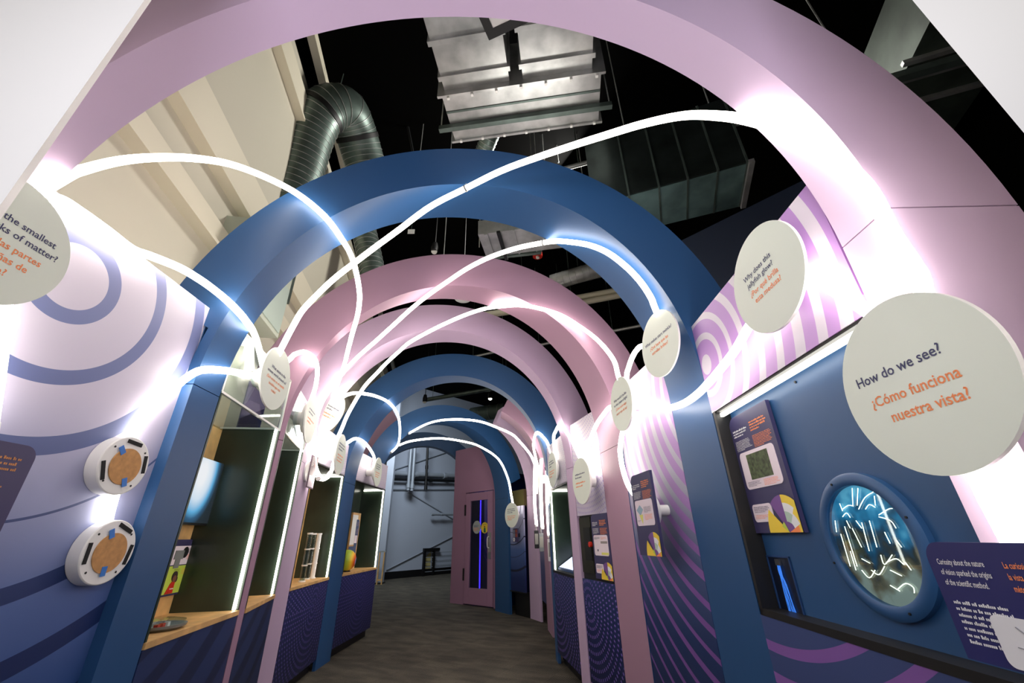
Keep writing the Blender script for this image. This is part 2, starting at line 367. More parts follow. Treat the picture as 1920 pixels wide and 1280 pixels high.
def round_hub(u, v, ru, rv, label, turn):
    s, z = FL1.hit(u, v, .05); r = .108
    t = thing('round_dial', label, 'dial', FL1, (s, 0, z))
    part('housing', MB().disc(s, z, r, -.05, 0, n=64), white, t, True, .004)
    cover = part('cardboard_cover', MB().disc(s+.002, z-.004, r*.62, -.054, -.0505, n=40), cardb, t)
    for k, a in enumerate((118, 278)):
        a = math.radians(a+turn); c, q = math.cos(a), math.sin(a); x, zz = s+c*r*.6, z+q*r*.6
        P = [(x+c*i*.016-q*j*.011, zz+q*i*.016+c*j*.011) for i, j in ((-1, -1), (1, -.8), (.9, 1), (-1.1, .9))]
        part('tape_strip', MB().prism(P, -.056, -.0545), tape, cover)
    for k, a in enumerate((0, 75, 190)):
        a = math.radians(a+turn); c, q = math.cos(a), math.sin(a); x, zz = s+c*r*.80, z+q*r*.80
        P = [(x+c*i*.007-q*j*.034, zz+q*i*.007+c*j*.034) for i, j in ((-1, -1), (1, -1), (1, 1), (-1, 1))]
        part('hook_strip', MB().prism(P, -.053, -.0505), velcro, t)
    for a in (40, 140, 225, 310): part('screw_hole', MB().disc(s+math.cos(math.radians(a))*r*.84, z+math.sin(math.radians(a))*r*.84, .004, -.0515, -.0505, n=10), black, t)
round_hub(234, 872, 0, 0, 'upper white round dial with taped cardboard centre on the left ringed wall', 10)
round_hub(205, 1034, 0, 0, 'lower white round dial with taped cardboard centre on the left ringed wall', -8)

# ------------------------------------------------------------------ alcove displays
low_ring = printed('ring_print_low', [(0, (18, 30, 66)), (.85, (36, 54, 100))], [(0, (12, 22, 50)), (.85, (22, 36, 74))], rings=((-.6, 2.1), [(1.42, 1.46), (1.55, 1.62), (1.75, 1.84), (1.98, 2.06)]))
low_dot = printed('dash_print_low', [(0, (16, 22, 54)), (.85, (34, 44, 98))], [(0, (64, 56, 122)), (.85, (112, 96, 172))], dots=((.72, .62), .048, .36, 1.2, .34))
hdr_dot = printed('dash_print_header', [(1.5, (206, 198, 214)), (2.3, (214, 206, 216))], [(1.5, (166, 150, 206)), (2.3, (196, 180, 220))], dots=((.3, 2.1), .034, .45, 1.2, .35))
low_dot_r = printed('dash_print_low_right', [(0, (12, 20, 54)), (.4, (18, 32, 80)), (.85, (34, 52, 104))], [(0, (104, 84, 172)), (.85, (128, 104, 186))], dots=((.12, .66), .056, .38, 1.4, .36))
hdr_dot_r = printed('dash_print_header_right', [(1.3, (188, 180, 202)), (1.6, (200, 192, 210)), (2.3, (214, 206, 216))], [(1.3, (150, 136, 196)), (2.3, (176, 160, 206))], dots=((.25, 2.6), .04, .4, 1.2, .35))
def display(fr, label, lowm, header, depth=.37, zs=.84, zt=1.92, zh=2.29, back='ply', topstrip=False, x0=0, x1=None, sidem=green, far=True, shelfm=ply, shelf_bottom=True):
    L = (x1 or fr.L)-.008; x0 += .008; t = thing('display_alcove', label, 'display case', fr, (x0, 0, 0))
    part('lower_panel', MB().box(x0, L, 0, .03, .10, zs-.026), lowm, t)
    part('kickboard', MB().box(x0, L, .06, .08, 0, .10), black, t)
    part('shelf', MB().box(x0, L, -.006, depth, zs-.024, zs), shelfm, t)
    part('back_panel', MB().box(x0, L, depth, depth+.02, zs, zt), ply if back == 'ply' else green, t)
    xf = L-.012 if far else x0
    part('far_side_panel', MB().box(xf, xf+.012, .0, depth, zs, zt), sidem, t)
    xn = x0 if far else L-.012
    part('near_side_panel', MB().box(xn, xn+.012, .0, depth, zs, zt), sidem, t)
    sx = L-.036 if far else x0+.012
    part('light_strip', MB().box(sx, sx+.024, .012, .024, zs+.005, zt-.01), strip, t)
    if header == 'acrylic':
        part('top_panel', MB().box(x0, L, .0, depth, zt-.012, zt), clear, t)
        hd = part('header_panel', MB().box(x0, L, .004, .012, zt, zh), clear, t, label='clear acrylic header')
        e = MB().box(x0, L, -.002, .014, zt-.008, zt+.004).box(x0, L, -.002, .014, zh-.004, zh+.004).box(L-.008, L, -.002, .014, zt, zh).box(x0, x0+.008, -.002, .014, zt, zh)
        e.box(L-.05, L-.044, .0, depth, zt-.006, zt+.004)
        part('polished_edge', e, rim, hd)
        part('tinted_panel', MB().box(x0+.01, x0+.5, depth*.85, depth*.87, zt+.002, zh), blueacr, t)
    else:
        part('top_panel', MB().box(x0, L, .0, depth, zt, zt+.012), green, t)
        hd = part('header_panel', MB().box(x0, L, 0, .02, zt, zh), header, t)
        part('header_lip', MB().box(x0, L, -.003, .022, zt-.012, zt), dark, hd)
    if topstrip: part('top_light_strip', MB().box(sx, sx+.02, .02, depth*.9, zt-.016, zt-.006), strip, t)
    return t
FL2 = Fr(COR[2]['bl'], COR[3]['fl']); FL3 = Fr(COR[3]['bl'], COR[4]['fl']); FL4 = Fr(COR[4]['bl'], COR[5]['fl']); FL5 = Fr(COR[5]['bl'], (-2.0, 6.87))
display(FL2, 'plywood display case with a screen, left, just behind the large blue arch', low_ring, 'acrylic')
display(FL3, 'narrow dark display case between the mauve and the pale lilac arch, left side', low_ring, 'acrylic')
display(FL4, 'green display case holding clear tubes, dashed purple front, left side', low_dot, hdr_dot, topstrip=True)
display(FL5, 'last display case on the left with a rainbow coloured ball on its shelf', low_dot, hdr_dot, topstrip=True, back='green')
# contents of the first case
D_ = .37
s0, z0 = FL2.hit(420, 880, -.30); s1, z1 = FL2.hit(403, 988, -.30)
sr = FL2.hit(428, 872, -.30)[0]; zt_ = FL2.hit(428, 872, -.30)[1]; zb_ = FL2.hit(402, 986, -.30)[1]
t = thing('monitor', 'flat screen showing a pale blue planet edge, on plywood in the first left case', 'screen', FL2, (sr-.3, .30, zb_))
m = bpy.data.materials.new('planet_picture'); m.use_nodes = True; N = Nodes(m); nt = m.node_tree; b = nt.nodes['Principled BSDF']
tc = nt.nodes.new('ShaderNodeTexCoord'); sp = nt.nodes.new('ShaderNodeSeparateXYZ'); nt.links.new(tc.outputs['Object'], sp.inputs[0])
hz = (zt_-zb_); dx = N.val('SUBTRACT', sp.outputs[0], .02); dz = N.val('SUBTRACT', sp.outputs[2], hz*.75)
d = N.val('SQRT', N.val('ADD', N.val('MULTIPLY', dx, dx), N.val('MULTIPLY', N.val('MULTIPLY', dz, dz), .45)))
col = N.ramp(d, [(.04, (235, 238, 242)), (.10, (205, 222, 236)), (.145, (90, 168, 214)), (.17, (40, 86, 120)), (.20, (18, 34, 44)), (.4, (8, 12, 18))])
nt.links.new(col, b.inputs['Emission Color']); b.inputs['Emission Strength'].default_value = .9; b.inputs['Base Color'].default_value = (.02, .02, .02, 1); b.inputs['Roughness'].default_value = .2
part('screen', MB().box(sr-.50, sr-.003, .298, .300, zb_+.012, zt_-.003), m, t)
part('housing', MB().box(sr-.505, sr, .300, .335, zb_, zt_), dark, t, bevel=.003)
part('wall_bracket', MB().box(sr-.35, sr-.15, .335, .37, zb_+.08, zt_-.08), black, t)
sq, zq = FL2.hit(369, 1011, -.355); s2, zq2 = FL2.hit(338, 1112, -.355)
sR = (sq+s2)/2; t = thing('picture_panel', 'yellow and lilac info panel with a woman in red, below the screen', 'info panel', FL2, (sR-.2, .355, zq2))
part('board', MB().box(sR-.42, sR, .355, .37, zq2, zq), panel_ink, t)
h = zq-zq2
part('lilac_field', MB().prism(rrect(sR-.40, sR-.012, zq2+h*.54, zq-h*.12, .008), .353, .3548), card, t)
part('yellow_field', MB().box(sR-.40, sR-.008, .353, .3548, zq2+.01, zq2+h*.52), lime, t)
mb = MB(); mb.disc(sR-.085, zq-h*.24, .030, .351, .3528, 0, n=20); mb.box(sR-.19, sR-.10, .350, .3528, zq-h*.36, zq-h*.20, 1); mb.box(sR-.17, sR-.12, .350, .3528, zq-h*.52, zq-h*.36, 1)
part('ear_drawing', mb, [black, mat('grey_print', (120, 122, 122), .6)], t)
mb = MB(); words(mb, sR-.06, sR-.02, zq-h*.16, 5, .003, .003, .3515, 0, random.Random(1)); words(mb, sR-.06, sR-.02, zq-h*.28, 5, .003, .003, .3515, 1, random.Random(2)); words(mb, sR-.15, sR-.09, zq2+h*.46, 5, .003, .003, .3515, 0, random.Random(3)); words(mb, sR-.07, sR-.02, zq2+h*.46, 4, .004, .004, .3515, 1, random.Random(4))
part('lettering', mb, [black, orange], t)
mb = MB(); x = sR-.13; z = zq2
mb.prism([(x-.022, z+.012), (x+.022, z+.012), (x+.018, z+h*.24), (x-.014, z+h*.24)], .349, .3525, 0)
mb.prism([(x-.05, z+.012), (x-.024, z+.012), (x-.012, z+h*.22), (x-.02, z+h*.22)], .349, .3525, 0)
mb.disc(x+.004, z+h*.29, .018, .349, .3525, 1, n=20); mb.disc(x+.002, z+h*.335, .026, .3492, .3526, 2, n=20); mb.disc(x+.02, z+h*.28, .016, .3494, .3526, 2, n=14)
mb.box(x-.018, x+.018, .3485, .349, z+h*.11, z+h*.13, 3)
part('figure', mb, [red, mat('brown_print', (122, 72, 52), .6), mat('hair_print', (44, 26, 22), .7), white], t)
s_, z_ = FL2.hit(322, 1160, -.06)
t = thing('round_tray', 'grey round tray with small clear parts on the plywood shelf of the first left case', 'tray', FL2, (s_+.03, .12, .84))
cx, cy = s_+.03, .12
def lathe(mb, cx, cy, prof, m=0, n=32):
    v = []; f = []; K = len(prof)
    for i in range(n):
        a = 2*math.pi*i/n; v += [(cx+r*math.cos(a), cy+r*math.sin(a), z) for r, z in prof]
    for i in range(n):
        for j in range(K-1): f.append([i*K+j, ((i+1) % n)*K+j, ((i+1) % n)*K+j+1, i*K+j+1])
    return mb.add(v, f, m)
part('dish', lathe(MB(), cx, cy, [(0, .841), (.085, .841), (.105, .852), (.108, .862), (.10, .862), (.084, .850), (0, .850)]), mat('grey_plastic', (120, 126, 128), .35), t, True)
part('clear_lid', lathe(MB(), cx, cy, [(.098, .863), (.10, .876), (.06, .884), (0, .885)]), clear, t, True)
for k in range(3): part('small_block', MB().box(cx-.07+k*.04, cx-.05+k*.04, cy-.03, cy-.012, .850, .868), red if k < 2 else white, t)
# rack of clear tubes in the third case
x0, _ = FL4.hit(568, 1085, -.08); x1, _ = FL4.hit(607, 1078, -.2)
zt_ = FL4.hit(603, 1000, -.12)[1]
for k, (px, vv, dd) in enumerate(((566, 1088, .10), (574, 1086, .16), (585, 1084, .14), (597, 1081, .18))):
    s_, _ = FL4.hit(px, vv, -dd)
    t = thing('clear_tube', ['clear acrylic tube closest to the lilac arch on the third left shelf', 'clear tube, second from the lilac arch, on the third left shelf', 'white filled tube in the middle of the third left shelf', 'clear tube standing apart on the right of the third left shelf'][k], 'tube', FL4, (s_, dd, .84), 'tubes in the third left case')
    part('tube_wall', lathe(MB(), s_, dd, [(.024, .852), (.024, zt_-.01), (.021, zt_-.01), (.021, .852)], n=20), rim if k == 2 else clear, t, True)
    part('foot', lathe(MB(), s_, dd, [(0, .8405), (.034, .8405), (.034, .852), (0, .852)], n=20), rim, t)
    part('cap', lathe(MB(), s_, dd, [(.028, zt_-.012), (.028, zt_+.004), (0, zt_+.004)], n=20), rim, t)
    for q in range(2):
        zz = .84+(zt_-.84)*(.33+.33*q); part('collar', lathe(MB(), s_, dd, [(.0245, zz-.006), (.028, zz-.006), (.028, zz+.006), (.0245, zz+.006)], n=20), rim, t)
# last case: standing plywood board with blue graphic and the rainbow ball
s_, z_ = FL5.hit(676, 962, -.25); sb, zb = FL5.hit(665, 1066, -.25)
sR = (s_+sb)/2
t = thing('standing_board', 'pale plywood board with a dark blue label standing in the last left case', 'board', FL5, (sR-.12, .25, .84))
part('plywood', MB().box(sR-.30, sR, .25, .275, .84, z_), ply, t)
part('white_sheet', MB().box(sR-.30, sR-.10, .247, .2495, z_-.42, z_-.03), white, t)
part('blue_label', MB().prism(rrect(sR-.14, sR-.035, z_-.44, z_-.09, .03, (0, 0, 1, 0)), .244, .2465), navy, t)
mb = MB(); words(mb, sR-.12, sR-.05, z_-.12, 6, .006, .004, .243, 0, random.Random(6)); words(mb, sR-.12, sR-.05, z_-.21, 9, .005, .004, .243, 0, random.Random(7)); part('lettering', mb, mauve, t)
part('lilac_card', MB().prism(rrect(sR-.15, sR-.06, z_-.40, z_-.30, .008), .242, .2438), card, t)
part('lower_picture', MB().box(sR-.30, sR-.035, .247, .2495, .88, z_-.44), navy, t)
m = bpy.data.materials.new('rainbow_scales'); m.use_nodes = True; N = Nodes(m); nt = m.node_tree; b = nt.nodes['Principled BSDF']; b.inputs['Roughness'].default_value = .35
tc = nt.nodes.new('ShaderNodeTexCoord'); sp = nt.nodes.new('ShaderNodeSeparateXYZ'); nt.links.new(tc.outputs['Object'], sp.inputs[0])
dx = N.val('SUBTRACT', sp.outputs[0], .03); dy = N.val('SUBTRACT', sp.outputs[2], .12); dd_ = N.val('SQRT', N.val('ADD', N.val('MULTIPLY', dx, dx), N.val('MULTIPLY', dy, dy)))
col = N.ramp(N.val('MULTIPLY', dd_, 7.0), [(.05, (24, 44, 120)), (.18, (60, 110, 200)), (.26, (230, 200, 210)), (.34, (226, 60, 50)), (.55, (244, 130, 40)), (.75, (246, 206, 50)), (.95, (180, 206, 60))])
nt.links.new(col, b.inputs['Base Color'])
sB, zB = FL5.hit(655, 1018, -.12)
t = thing('rainbow_ball', 'yellow, red and blue striped ball on the last left shelf', 'ball', FL5, (sB, .12, .84))
prof = [(0.0, .845)] + [(.115*math.sin(a*math.pi/16), .845+.125*(1-math.cos(a*math.pi/16))) for a in range(1, 16)] + [(0, .845+.25)]
part('ball_body', lathe(MB(), sB, .12, prof), m, t, True); part('stand_ring', lathe(MB(), sB, .12, [(.05, .8405), (.06, .8405), (.06, .852), (.05, .852)]), dark, t)
# wooden frame leaning past the end of the last case
t = thing('wooden_easel', 'small pale wooden frame standing past the end of the left displays', 'stand', WORLD, (-4.0, 14.1, 0))
for x in (-4.08, -3.94): part('upright', MB().box(x, x+.035, 14.1, 14.14, 0, .86), ply, t)
part('top_rail', MB().box(-4.10, -3.88, 14.1, 14.15, .86, .90), mat('grey_rail', (150, 154, 150), .5), t); part('low_rail', MB().box(-4.045, -3.94, 14.11, 14.13, .1, .14), ply, t)

# ------------------------------------------------------------------ right side
FR1 = Fr(COR[2]['fr'], (.985, .955)); FR2 = Fr(COR[3]['fr'], COR[2]['br']); FR3 = Fr(COR[4]['fr'], COR[3]['br']); FR4 = Fr(COR[5]['fr'], COR[4]['br'])
RC = [(-1, .045), (.122, .157), (.227, .267), (.335, .385), (.445, .505), (.565, .635), (.70, .775)]
PUR = [(c-w_/2, c+w_/2) for c, w_ in zip((.085, .192, .30, .41, .52, .63, .74, .84, .94, 1.04, 1.162, 1.268, 1.374, 1.482, 1.60), (.077, .07, .068, .066, .064, .06, .062, .048, .043, .04, .038, .034, .031, .03, .026))]
cs = (FR1.o.y-1.90)
hdrR1 = printed('ring_print_right', [(0, (24, 42, 88)), (.9, (62, 78, 128)), (1.6, (200, 192, 208)), (2.4, (214, 206, 218))], [(0, (118, 78, 156)), (.9, (134, 92, 168)), (1.7, (180, 138, 200)), (2.4, (172, 130, 196))], rings=((cs, 1.97), PUR))
L1 = FR1.L
t = thing('viewing_station', 'purple ringed wall unit with a black framed blue window panel, right of the front arch', 'exhibit unit', FR1)
part('header_panel', MB().box(0, L1, 0, .03, 1.735, 2.22), hdrR1, t)
part('lower_panel', MB().box(0, L1, 0, .03, .0, .90), hdrR1, t)
part('frame', MB().box(.012, .034, -.002, .07, .90, 1.735).box(.012, L1, -.002, .07, .90, .924).box(.012, L1, .004, .07, 1.725, 1.735), black, t)
part('inner_panel', MB().box(.0, L1, .07, .09, .90, 1.735), blue, t)
part('light_bar', MB().box(.04, L1, .018, .034, 1.706, 1.722), strip, t)
mb = MB()
for u, v in ((1622, 1203), (1393, 938), (1492, 716)):
    s_, z_ = FR1.hit(u, v, -.07); mb.disc(s_, z_, .005, .066, .071, n=10)
part('screw', mb, dark, t)
# round lens window
s_, z_ = FR1.hit(1640, 1020, -.045); 
rl, _ = FR1.hit(1554, 985, -.045); rr_, _ = FR1.hit(1722, 1075, -.045); zt_ = FR1.hit(1600, 908, -.045)[1]; zb_ = FR1.hit(1676, 1138, -.045)[1]
cs_, cz_ = (rl+rr_)/2, (zt_+zb_)/2; ri = (zt_-zb_)/2
t = thing('porthole', 'round porthole with a blue rim and glowing fibre pattern behind glass', 'porthole', FR1, (cs_, .07, cz_))
part('rim', MB().ring(cs_, cz_, ri, ri+.036, .046, .07, n=64, bulge=.007), blue, t, True)
mb = MB()
for a in range(4): mb.disc(cs_+(ri+.02)*math.cos(math.radians(20+90*a)), cz_+(ri+.02)*math.sin(math.radians(20+90*a)), .0035, .043, .0475, n=10)
part('rim_screw', mb, dark, t)
m = bpy.data.materials.new('water_blue_picture'); m.use_nodes = True; N = Nodes(m); nt = m.node_tree; b = nt.nodes['Principled BSDF']; b.inputs['Roughness'].default_value = .2
tc = nt.nodes.new('ShaderNodeTexCoord'); sp = nt.nodes.new('ShaderNodeSeparateXYZ'); nt.links.new(tc.outputs['Object'], sp.inputs[0])
n1 = nt.nodes.new('ShaderNodeTexNoise'); n1.inputs['Scale'].default_value = 14; nt.links.new(tc.outputs['Object'], n1.inputs['Vector'])
f1 = N.val('ADD', N.val('MULTIPLY', sp.outputs[2], 3.2), N.val('MULTIPLY', N.val('SUBTRACT', n1.outputs['Fac'], .5), 1.3))
col = N.ramp(N.val('ADD', f1, .45), [(.02, (122, 128, 122)), (.22, (88, 80, 64)), (.40, (38, 42, 44)), (.52, (18, 58, 88)), (.75, (36, 116, 162)), (1, (90, 162, 196))])
nt.links.new(col, b.inputs['Base Color']); nt.links.new(col, b.inputs['Emission Color']); b.inputs['Emission Strength'].default_value = .8
part('picture_disc', MB().disc(cs_, cz_, ri, .066, .0695, n=64), m, t)
fib = glow('fibre_glow', (250, 246, 225), 3.5); rnd = random.Random(5); mb = MB()
STROKES = [((388, 425), (400, 415), (412, 425), (420, 445)), ((385, 440), (390, 425)), ((420, 440), (435, 430), (448, 432)), ((445, 385), (447, 430)), ((460, 385), (458, 430)), ((500, 395), (478, 410), (462, 440)), ((503, 405), (506, 430)), ((480, 440), (490, 428), (505, 435)), ((515, 455), (540, 440), (550, 438)), ((515, 460), (545, 470), (560, 490)),
  ((415, 505), (440, 590)), ((425, 485), (458, 590)), ((445, 490), (470, 540)), ((470, 475), (490, 550)), ((490, 470), (510, 540)), ((455, 470), (470, 490)), ((430, 470), (440, 490)), ((420, 460), (430, 450), (440, 462)), ((560, 520), (575, 540)), ((495, 600), (515, 612), (530, 590)), ((470, 600), (490, 620), (505, 600)), ((440, 600), (455, 640)),
  ((565, 650), (585, 635), (605, 645), (608, 660)), ((545, 640), (570, 655)), ((480, 640), (500, 670)), ((500, 640), (515, 680)), ((535, 580), (560, 570), (580, 585)), ((545, 600), (575, 615)), ((585, 580), (600, 600)), ((470, 570), (492, 582)), ((520, 560), (530, 585), (550, 560)), ((440, 550), (455, 600)), ((400, 470), (404, 500)), ((530, 500), (545, 530))]
for st in STROKES:
    P = [FR1.hit(1280+x/1.4, 640+y/1.4, -.062) for x, y in st]
    P = [(a, .062, c) for a, c in P if (a-cs_)**2+(c-cz_)**2 < (ri*.97)**2]
    if len(P) > 1: mb.tube(spline(P, 5), .00115, 5)
part('fibre_pattern', mb, fib, t, True)
part('glass', MB().disc(cs_, cz_, ri, .054, .055, n=64), clear, t)
# small window with blue fibre strands
sa, za = FR1.hit(1438, 1040, -.07); sb, zb = FR1.hit(1513, 1160, -.07)
t = thing('fibre_window', 'small rectangular window with a bundle of blue glass fibres, left of the porthole', 'window box', FR1, (sa, .07, zb))
part('frame', MB().box(sa, sb, .064, .075, zb, zb+.006).box(sa, sb, .064, .075, za-.006, za).box(sa, sa+.006, .064, .075, zb, za).box(sb-.006, sb, .064, .075, zb, za), navy, t)
part('back_plate', MB().box(sa, sb, .0688, .0698, zb, za), mat('deep_blue', (6, 18, 44), .4), t)
mb = MB(); xc = sa+(sb-sa)*.48
for k in range(26):
    x0 = xc+rnd.uniform(-.008, .012); x1 = xc+rnd.uniform(-.016, .034); mb.tube(spline([(x0, .064, za-.03), (x0+rnd.uniform(-.003, .003), .063, za-.06), ((x0+x1)/2+rnd.uniform(-.006, .006), .064, (za+zb)/2), (x1, .065, zb+.012)], 4), .0005, 5)
part('fibre_bundle', mb, glow('fibre_blue', (50, 120, 220), .7), t, True)
part('clamp', MB().box(xc-.012, xc+.018, .06, .068, za-.034, za-.012), mat('chrome', (220, 225, 230), .2, 1), t)

# info panels with the pie wheel
def wheel(mb, cx, cz, r, xmax, y):
    segs = [(90, 128, [(0, 1, 'purple')]), (128, 160, [(0, .0, 'x')]), (140, 180, [(0, 1, 'yellow')]), (52, 90, [(.0, .28, 'purple'), (.28, .55, 'mint'), (.55, .78, 'white'), (.78, 1, 'yellow')]), (20, 52, [(0, .3, 'purple'), (.3, .6, 'white'), (.6, 1, 'yellow')]), (0, 20, [(0, .5, 'orange'), (.5, 1, 'yellow')]), (118, 150, [(.05, .32, 'lime')])]
    ix = dict(purple=0, yellow=1, mint=2, white=3, orange=4, lime=5)
    for k, (a0, a1, bands) in enumerate(segs):
        for r0, r1, c in bands:
            if c == 'x': continue
            P = [(cx+r*r1*math.cos(math.radians(a0+(a1-a0)*i/10)), cz+r*r1*math.sin(math.radians(a0+(a1-a0)*i/10))) for i in range(11)]
            P += [(cx+r*r0*math.cos(math.radians(a1-(a1-a0)*i/10)), cz+r*r0*math.sin(math.radians(a1-(a1-a0)*i/10))) for i in range(11)] if r0 > 0 else [(cx, cz)]
            P = clip(P, xmax)
            if len(P) > 2: mb.add([(x, y-(.0002*k), z) for x, z in P], [list(range(len(P)))], ix[c])
    return mb
WM = [purple, yellow, mint, wtext, orange, lime]
def info_panel(fr, label, s0, s1, z0, z1, d, at_y, pic, second=True, seed=1, hub=None):
    """board face lies d in front of the frame plane"""
    y = -d; W, H = s1-s0, z1-z0; rnd = random.Random(seed)
    t = thing('info_panel', label, 'info panel', fr, (s0, y, z0))
    part('board', MB().prism(rrect(s0, s1, z0, z1, W*.16, (0, 0, 0, 1)), y, y+.016), panel_ink, t)
    if hub: part('hub', MB().disc(hub[0], hub[1], hub[2], y+.016, y+.048, n=40), white, t, True); part('stem', MB().disc(hub[0], hub[1], .03, y+.048, 0, n=24), white, t, True)
    mb = MB(); e = y-.0008
    words(mb, s0+W*.07, s0+W*.44, z1-H*.125, 3, H*.017, H*.008, e, 0, rnd); words(mb, s0+W*.07, s0+W*.47, z1-H*.225, 8, H*.007, H*.0052, e, 0, rnd)
    words(mb, s0+W*.52, s0+W*.9, z1-H*.10, 4, H*.017, H*.008, e, 1, rnd); words(mb, s0+W*.52, s0+W*.95, z1-H*.225, 9, H*.007, H*.0052, e, 1, rnd)
    part('lettering', mb, [wtext, orange], t)
    c0, c1 = z0+H*.35, z0+H*.665
    cd_ = part('picture_card', MB().prism(rrect(s0+W*.09, s1-W*.09, c0, c1, W*.06), y-.002, y), card, t)
    mb = MB()
    if pic == 'cells': mb.box(s0+W*.26, s0+W*.76, y-.003, y-.002, c0+H*.075, c1-H*.03, 0); words(mb, s0+W*.14, s0+W*.46, c0+H*.06, 4, H*.006, H*.005, e-.002, 1, rnd); words(mb, s0+W*.52, s0+W*.86, c0+H*.06, 5, H*.006, H*.005, e-.002, 2, rnd)
    elif pic == 'cone':
        x = s0+W*.3; mb.prism([(x-W*.16, c1-H*.12), (x+W*.02, c1-H*.06), (x+W*.16, c1-H*.12), (x, c1-H*.19)], y-.003, y-.002, 3); mb.prism([(x-W*.06, c1-H*.18), (x+W*.12, c1-H*.18), (x+W*.07, c0+H*.02)], y-.003, y-.002, 4)
        words(mb, s0+W*.5, s0+W*.86, c1-H*.09, 7, H*.006, H*.005, e-.002, 1, rnd); words(mb, s0+W*.5, s0+W*.86, c1-H*.18, 7, H*.006, H*.005, e-.002, 2, rnd); words(mb, s0+W*.13, s0+W*.3, c0+H*.07, 2, H*.006, H*.005, e-.002, 1, rnd)
    else:
        mb.box(s0+W*.5, s0+W*.88, y-.003, y-.002, c1-H*.13, c1-H*.095, 5); mb.box(s0+W*.5, s0+W*.9, y-.003, y-.002, c0+H*.015, c0+H*.05, 4); mb.disc(s0+W*.3, c0+H*.08, W*.03, y-.003, y-.002, 1, n=14)
        words(mb, s0+W*.13, s0+W*.5, c1-H*.03, 4, H*.006, H*.005, e-.002, 1, rnd); words(mb, s0+W*.53, s0+W*.86, c1-H*.03, 4, H*.006, H*.005, e-.002, 2, rnd)
    part('picture', mb, [photo_g, panel_ink, orange, mat('print_bluegrey', (150, 178, 196), .5), mat('print_yellow', (224, 222, 120), .5), mat('print_grey', (150, 140, 140), .5)], cd_)
    if second:
        part('small_card', MB().prism(rrect(s0+W*.08, s0+W*.52, z0+H*.085, z0+H*.225, W*.05), y-.002, y), card, t)
        mb = MB(); words(mb, s0+W*.12, s0+W*.47, z0+H*.205, 4, H*.007, H*.006, e-.002, 0, rnd); words(mb, s0+W*.12, s0+W*.47, z0+H*.14, 3, H*.006, H*.006, e-.002, 1, rnd); part('caption', mb, [panel_ink, orange], t)
    part('pie_wheel', wheel(MB(), s0+W*.76, z0+.001, W*.40, s1-.0005, y-.0025), WM, t)
    return t
a_, zt_ = FR1.hit(1434, 749, -.05); b_, zb_ = FR1.hit(1508, 998, -.05); c_, _ = FR1.hit(1417, 998, -.05)
info_panel(FR1, 'dark purple info panel with a green cell photograph, on the blue framed panel', c_, (a_+b_)/2, zb_, zt_, -.05, 0, 'cells', True, 3)
a_, zt_ = FR2.hit(1216, 881, .13); b_, zb_ = FR2.hit(1244, 1044, .13); c_, _ = FR2.hit(1201, 1040, .13)
hs, hz = FR2.hit(1232, 957, .05)
info_panel(FR2, 'dark info panel with a cone diagram, held off the purple striped wall', c_, (a_+b_)/2, zb_, zt_, .13, 0, 'cone', False, 4, ((c_+(a_+b_)/2)/2+.040, hz, .085))
# striped wall of bay two
strR = printed('stripe_print_right', [(0, (10, 22, 56)), (.7, (28, 50, 98)), (1.05, (66, 82, 126)), (1.5, (170, 166, 186)), (2.3, (208, 200, 212))], [(0, (96, 62, 130)), (.9, (124, 82, 156)), (1.5, (164, 124, 186)), (2.3, (190, 158, 206))],
               rings=((1.24, 1.97), PUR[3:] + [(1.69, 1.714), (1.795, 1.818), (1.90, 1.92)]))
t = thing('striped_wall_panel', 'white to navy wall panel with curved purple stripes behind the cone diagram panel', 'wall panel', FR2)
part('printed_sheet', MB().box(.004, FR2.L-.004, 0, .03, 0, 2.26), strR, t); part('edge_trim', MB().box(-.004, .004, -.003, .03, 0, 2.29), navy, t)
# black machine unit of bay three
L3 = FR3.L-.006
t = thing('machine_unit', 'exhibit unit with a black front and dashed panels between mauve and pale lilac arch, right', 'exhibit unit', FR3)
part('header_panel', MB().box(.02, L3, 0, .03, 1.372, 2.262), hdr_dot_r, t)
part('black_front', MB().box(.02, L3, .02, .06, .852, 1.37), black, t)
part('lower_panel', MB().box(.02, L3, 0, .03, .10, .85), low_dot_r, t); part('kickboard', MB().box(.02, L3, .06, .08, 0, .1), black, t)
bz = mat('brushed_bronze', (60, 60, 50), .35, .7, .1, 8)
part('metal_plate', MB().box(.02, L3*.42, .012, .02, .90, 1.355), bz, t)
part('slot', MB().box(L3*.17, L3*.40, .008, .0115, 1.0, 1.27), black, t); part('slot_liner', MB().box(L3*.29, L3*.40, .006, .0075, 1.0, 1.265), dark, t)
part('button', MB().disc(L3*.40, 1.13, .022, -.01, .012, n=24), red, t, label='red button half behind the info panel')
a_, zt_ = FR3.hit(1137, 961, .0); b_, zb_ = FR3.hit(1151, 1090, .0); c_, _ = FR3.hit(1118, 1086, .0)
info_panel(FR3, 'dark info panel with a white diagram card on the black machine front', c_, (a_+b_)/2, zb_, zt_, .0, 0, 'graph', True, 5)
t = display(FR4, 'white lit display case with a tilted screen, dashed blue front, right side', low_dot_r, hdr_dot_r, depth=.42, zs=.86, zt=1.71, zh=2.225, back='green', topstrip=True, far=False, shelfm=dark)
s_ = FR4.L*.5
t = thing('tilted_tablet', 'white lit sloping screen on the shelf of the right display case', 'screen', FR4, (s_, .15, .86))
part('screen', MB().add([(.05, .06, .89), (FR4.L-.08, .06, .89), (FR4.L-.08, .34, 1.06), (.05, .34, 1.06)], [(0, 1, 2, 3)]), glow('screen_white', (206, 216, 250), 1.1), t)
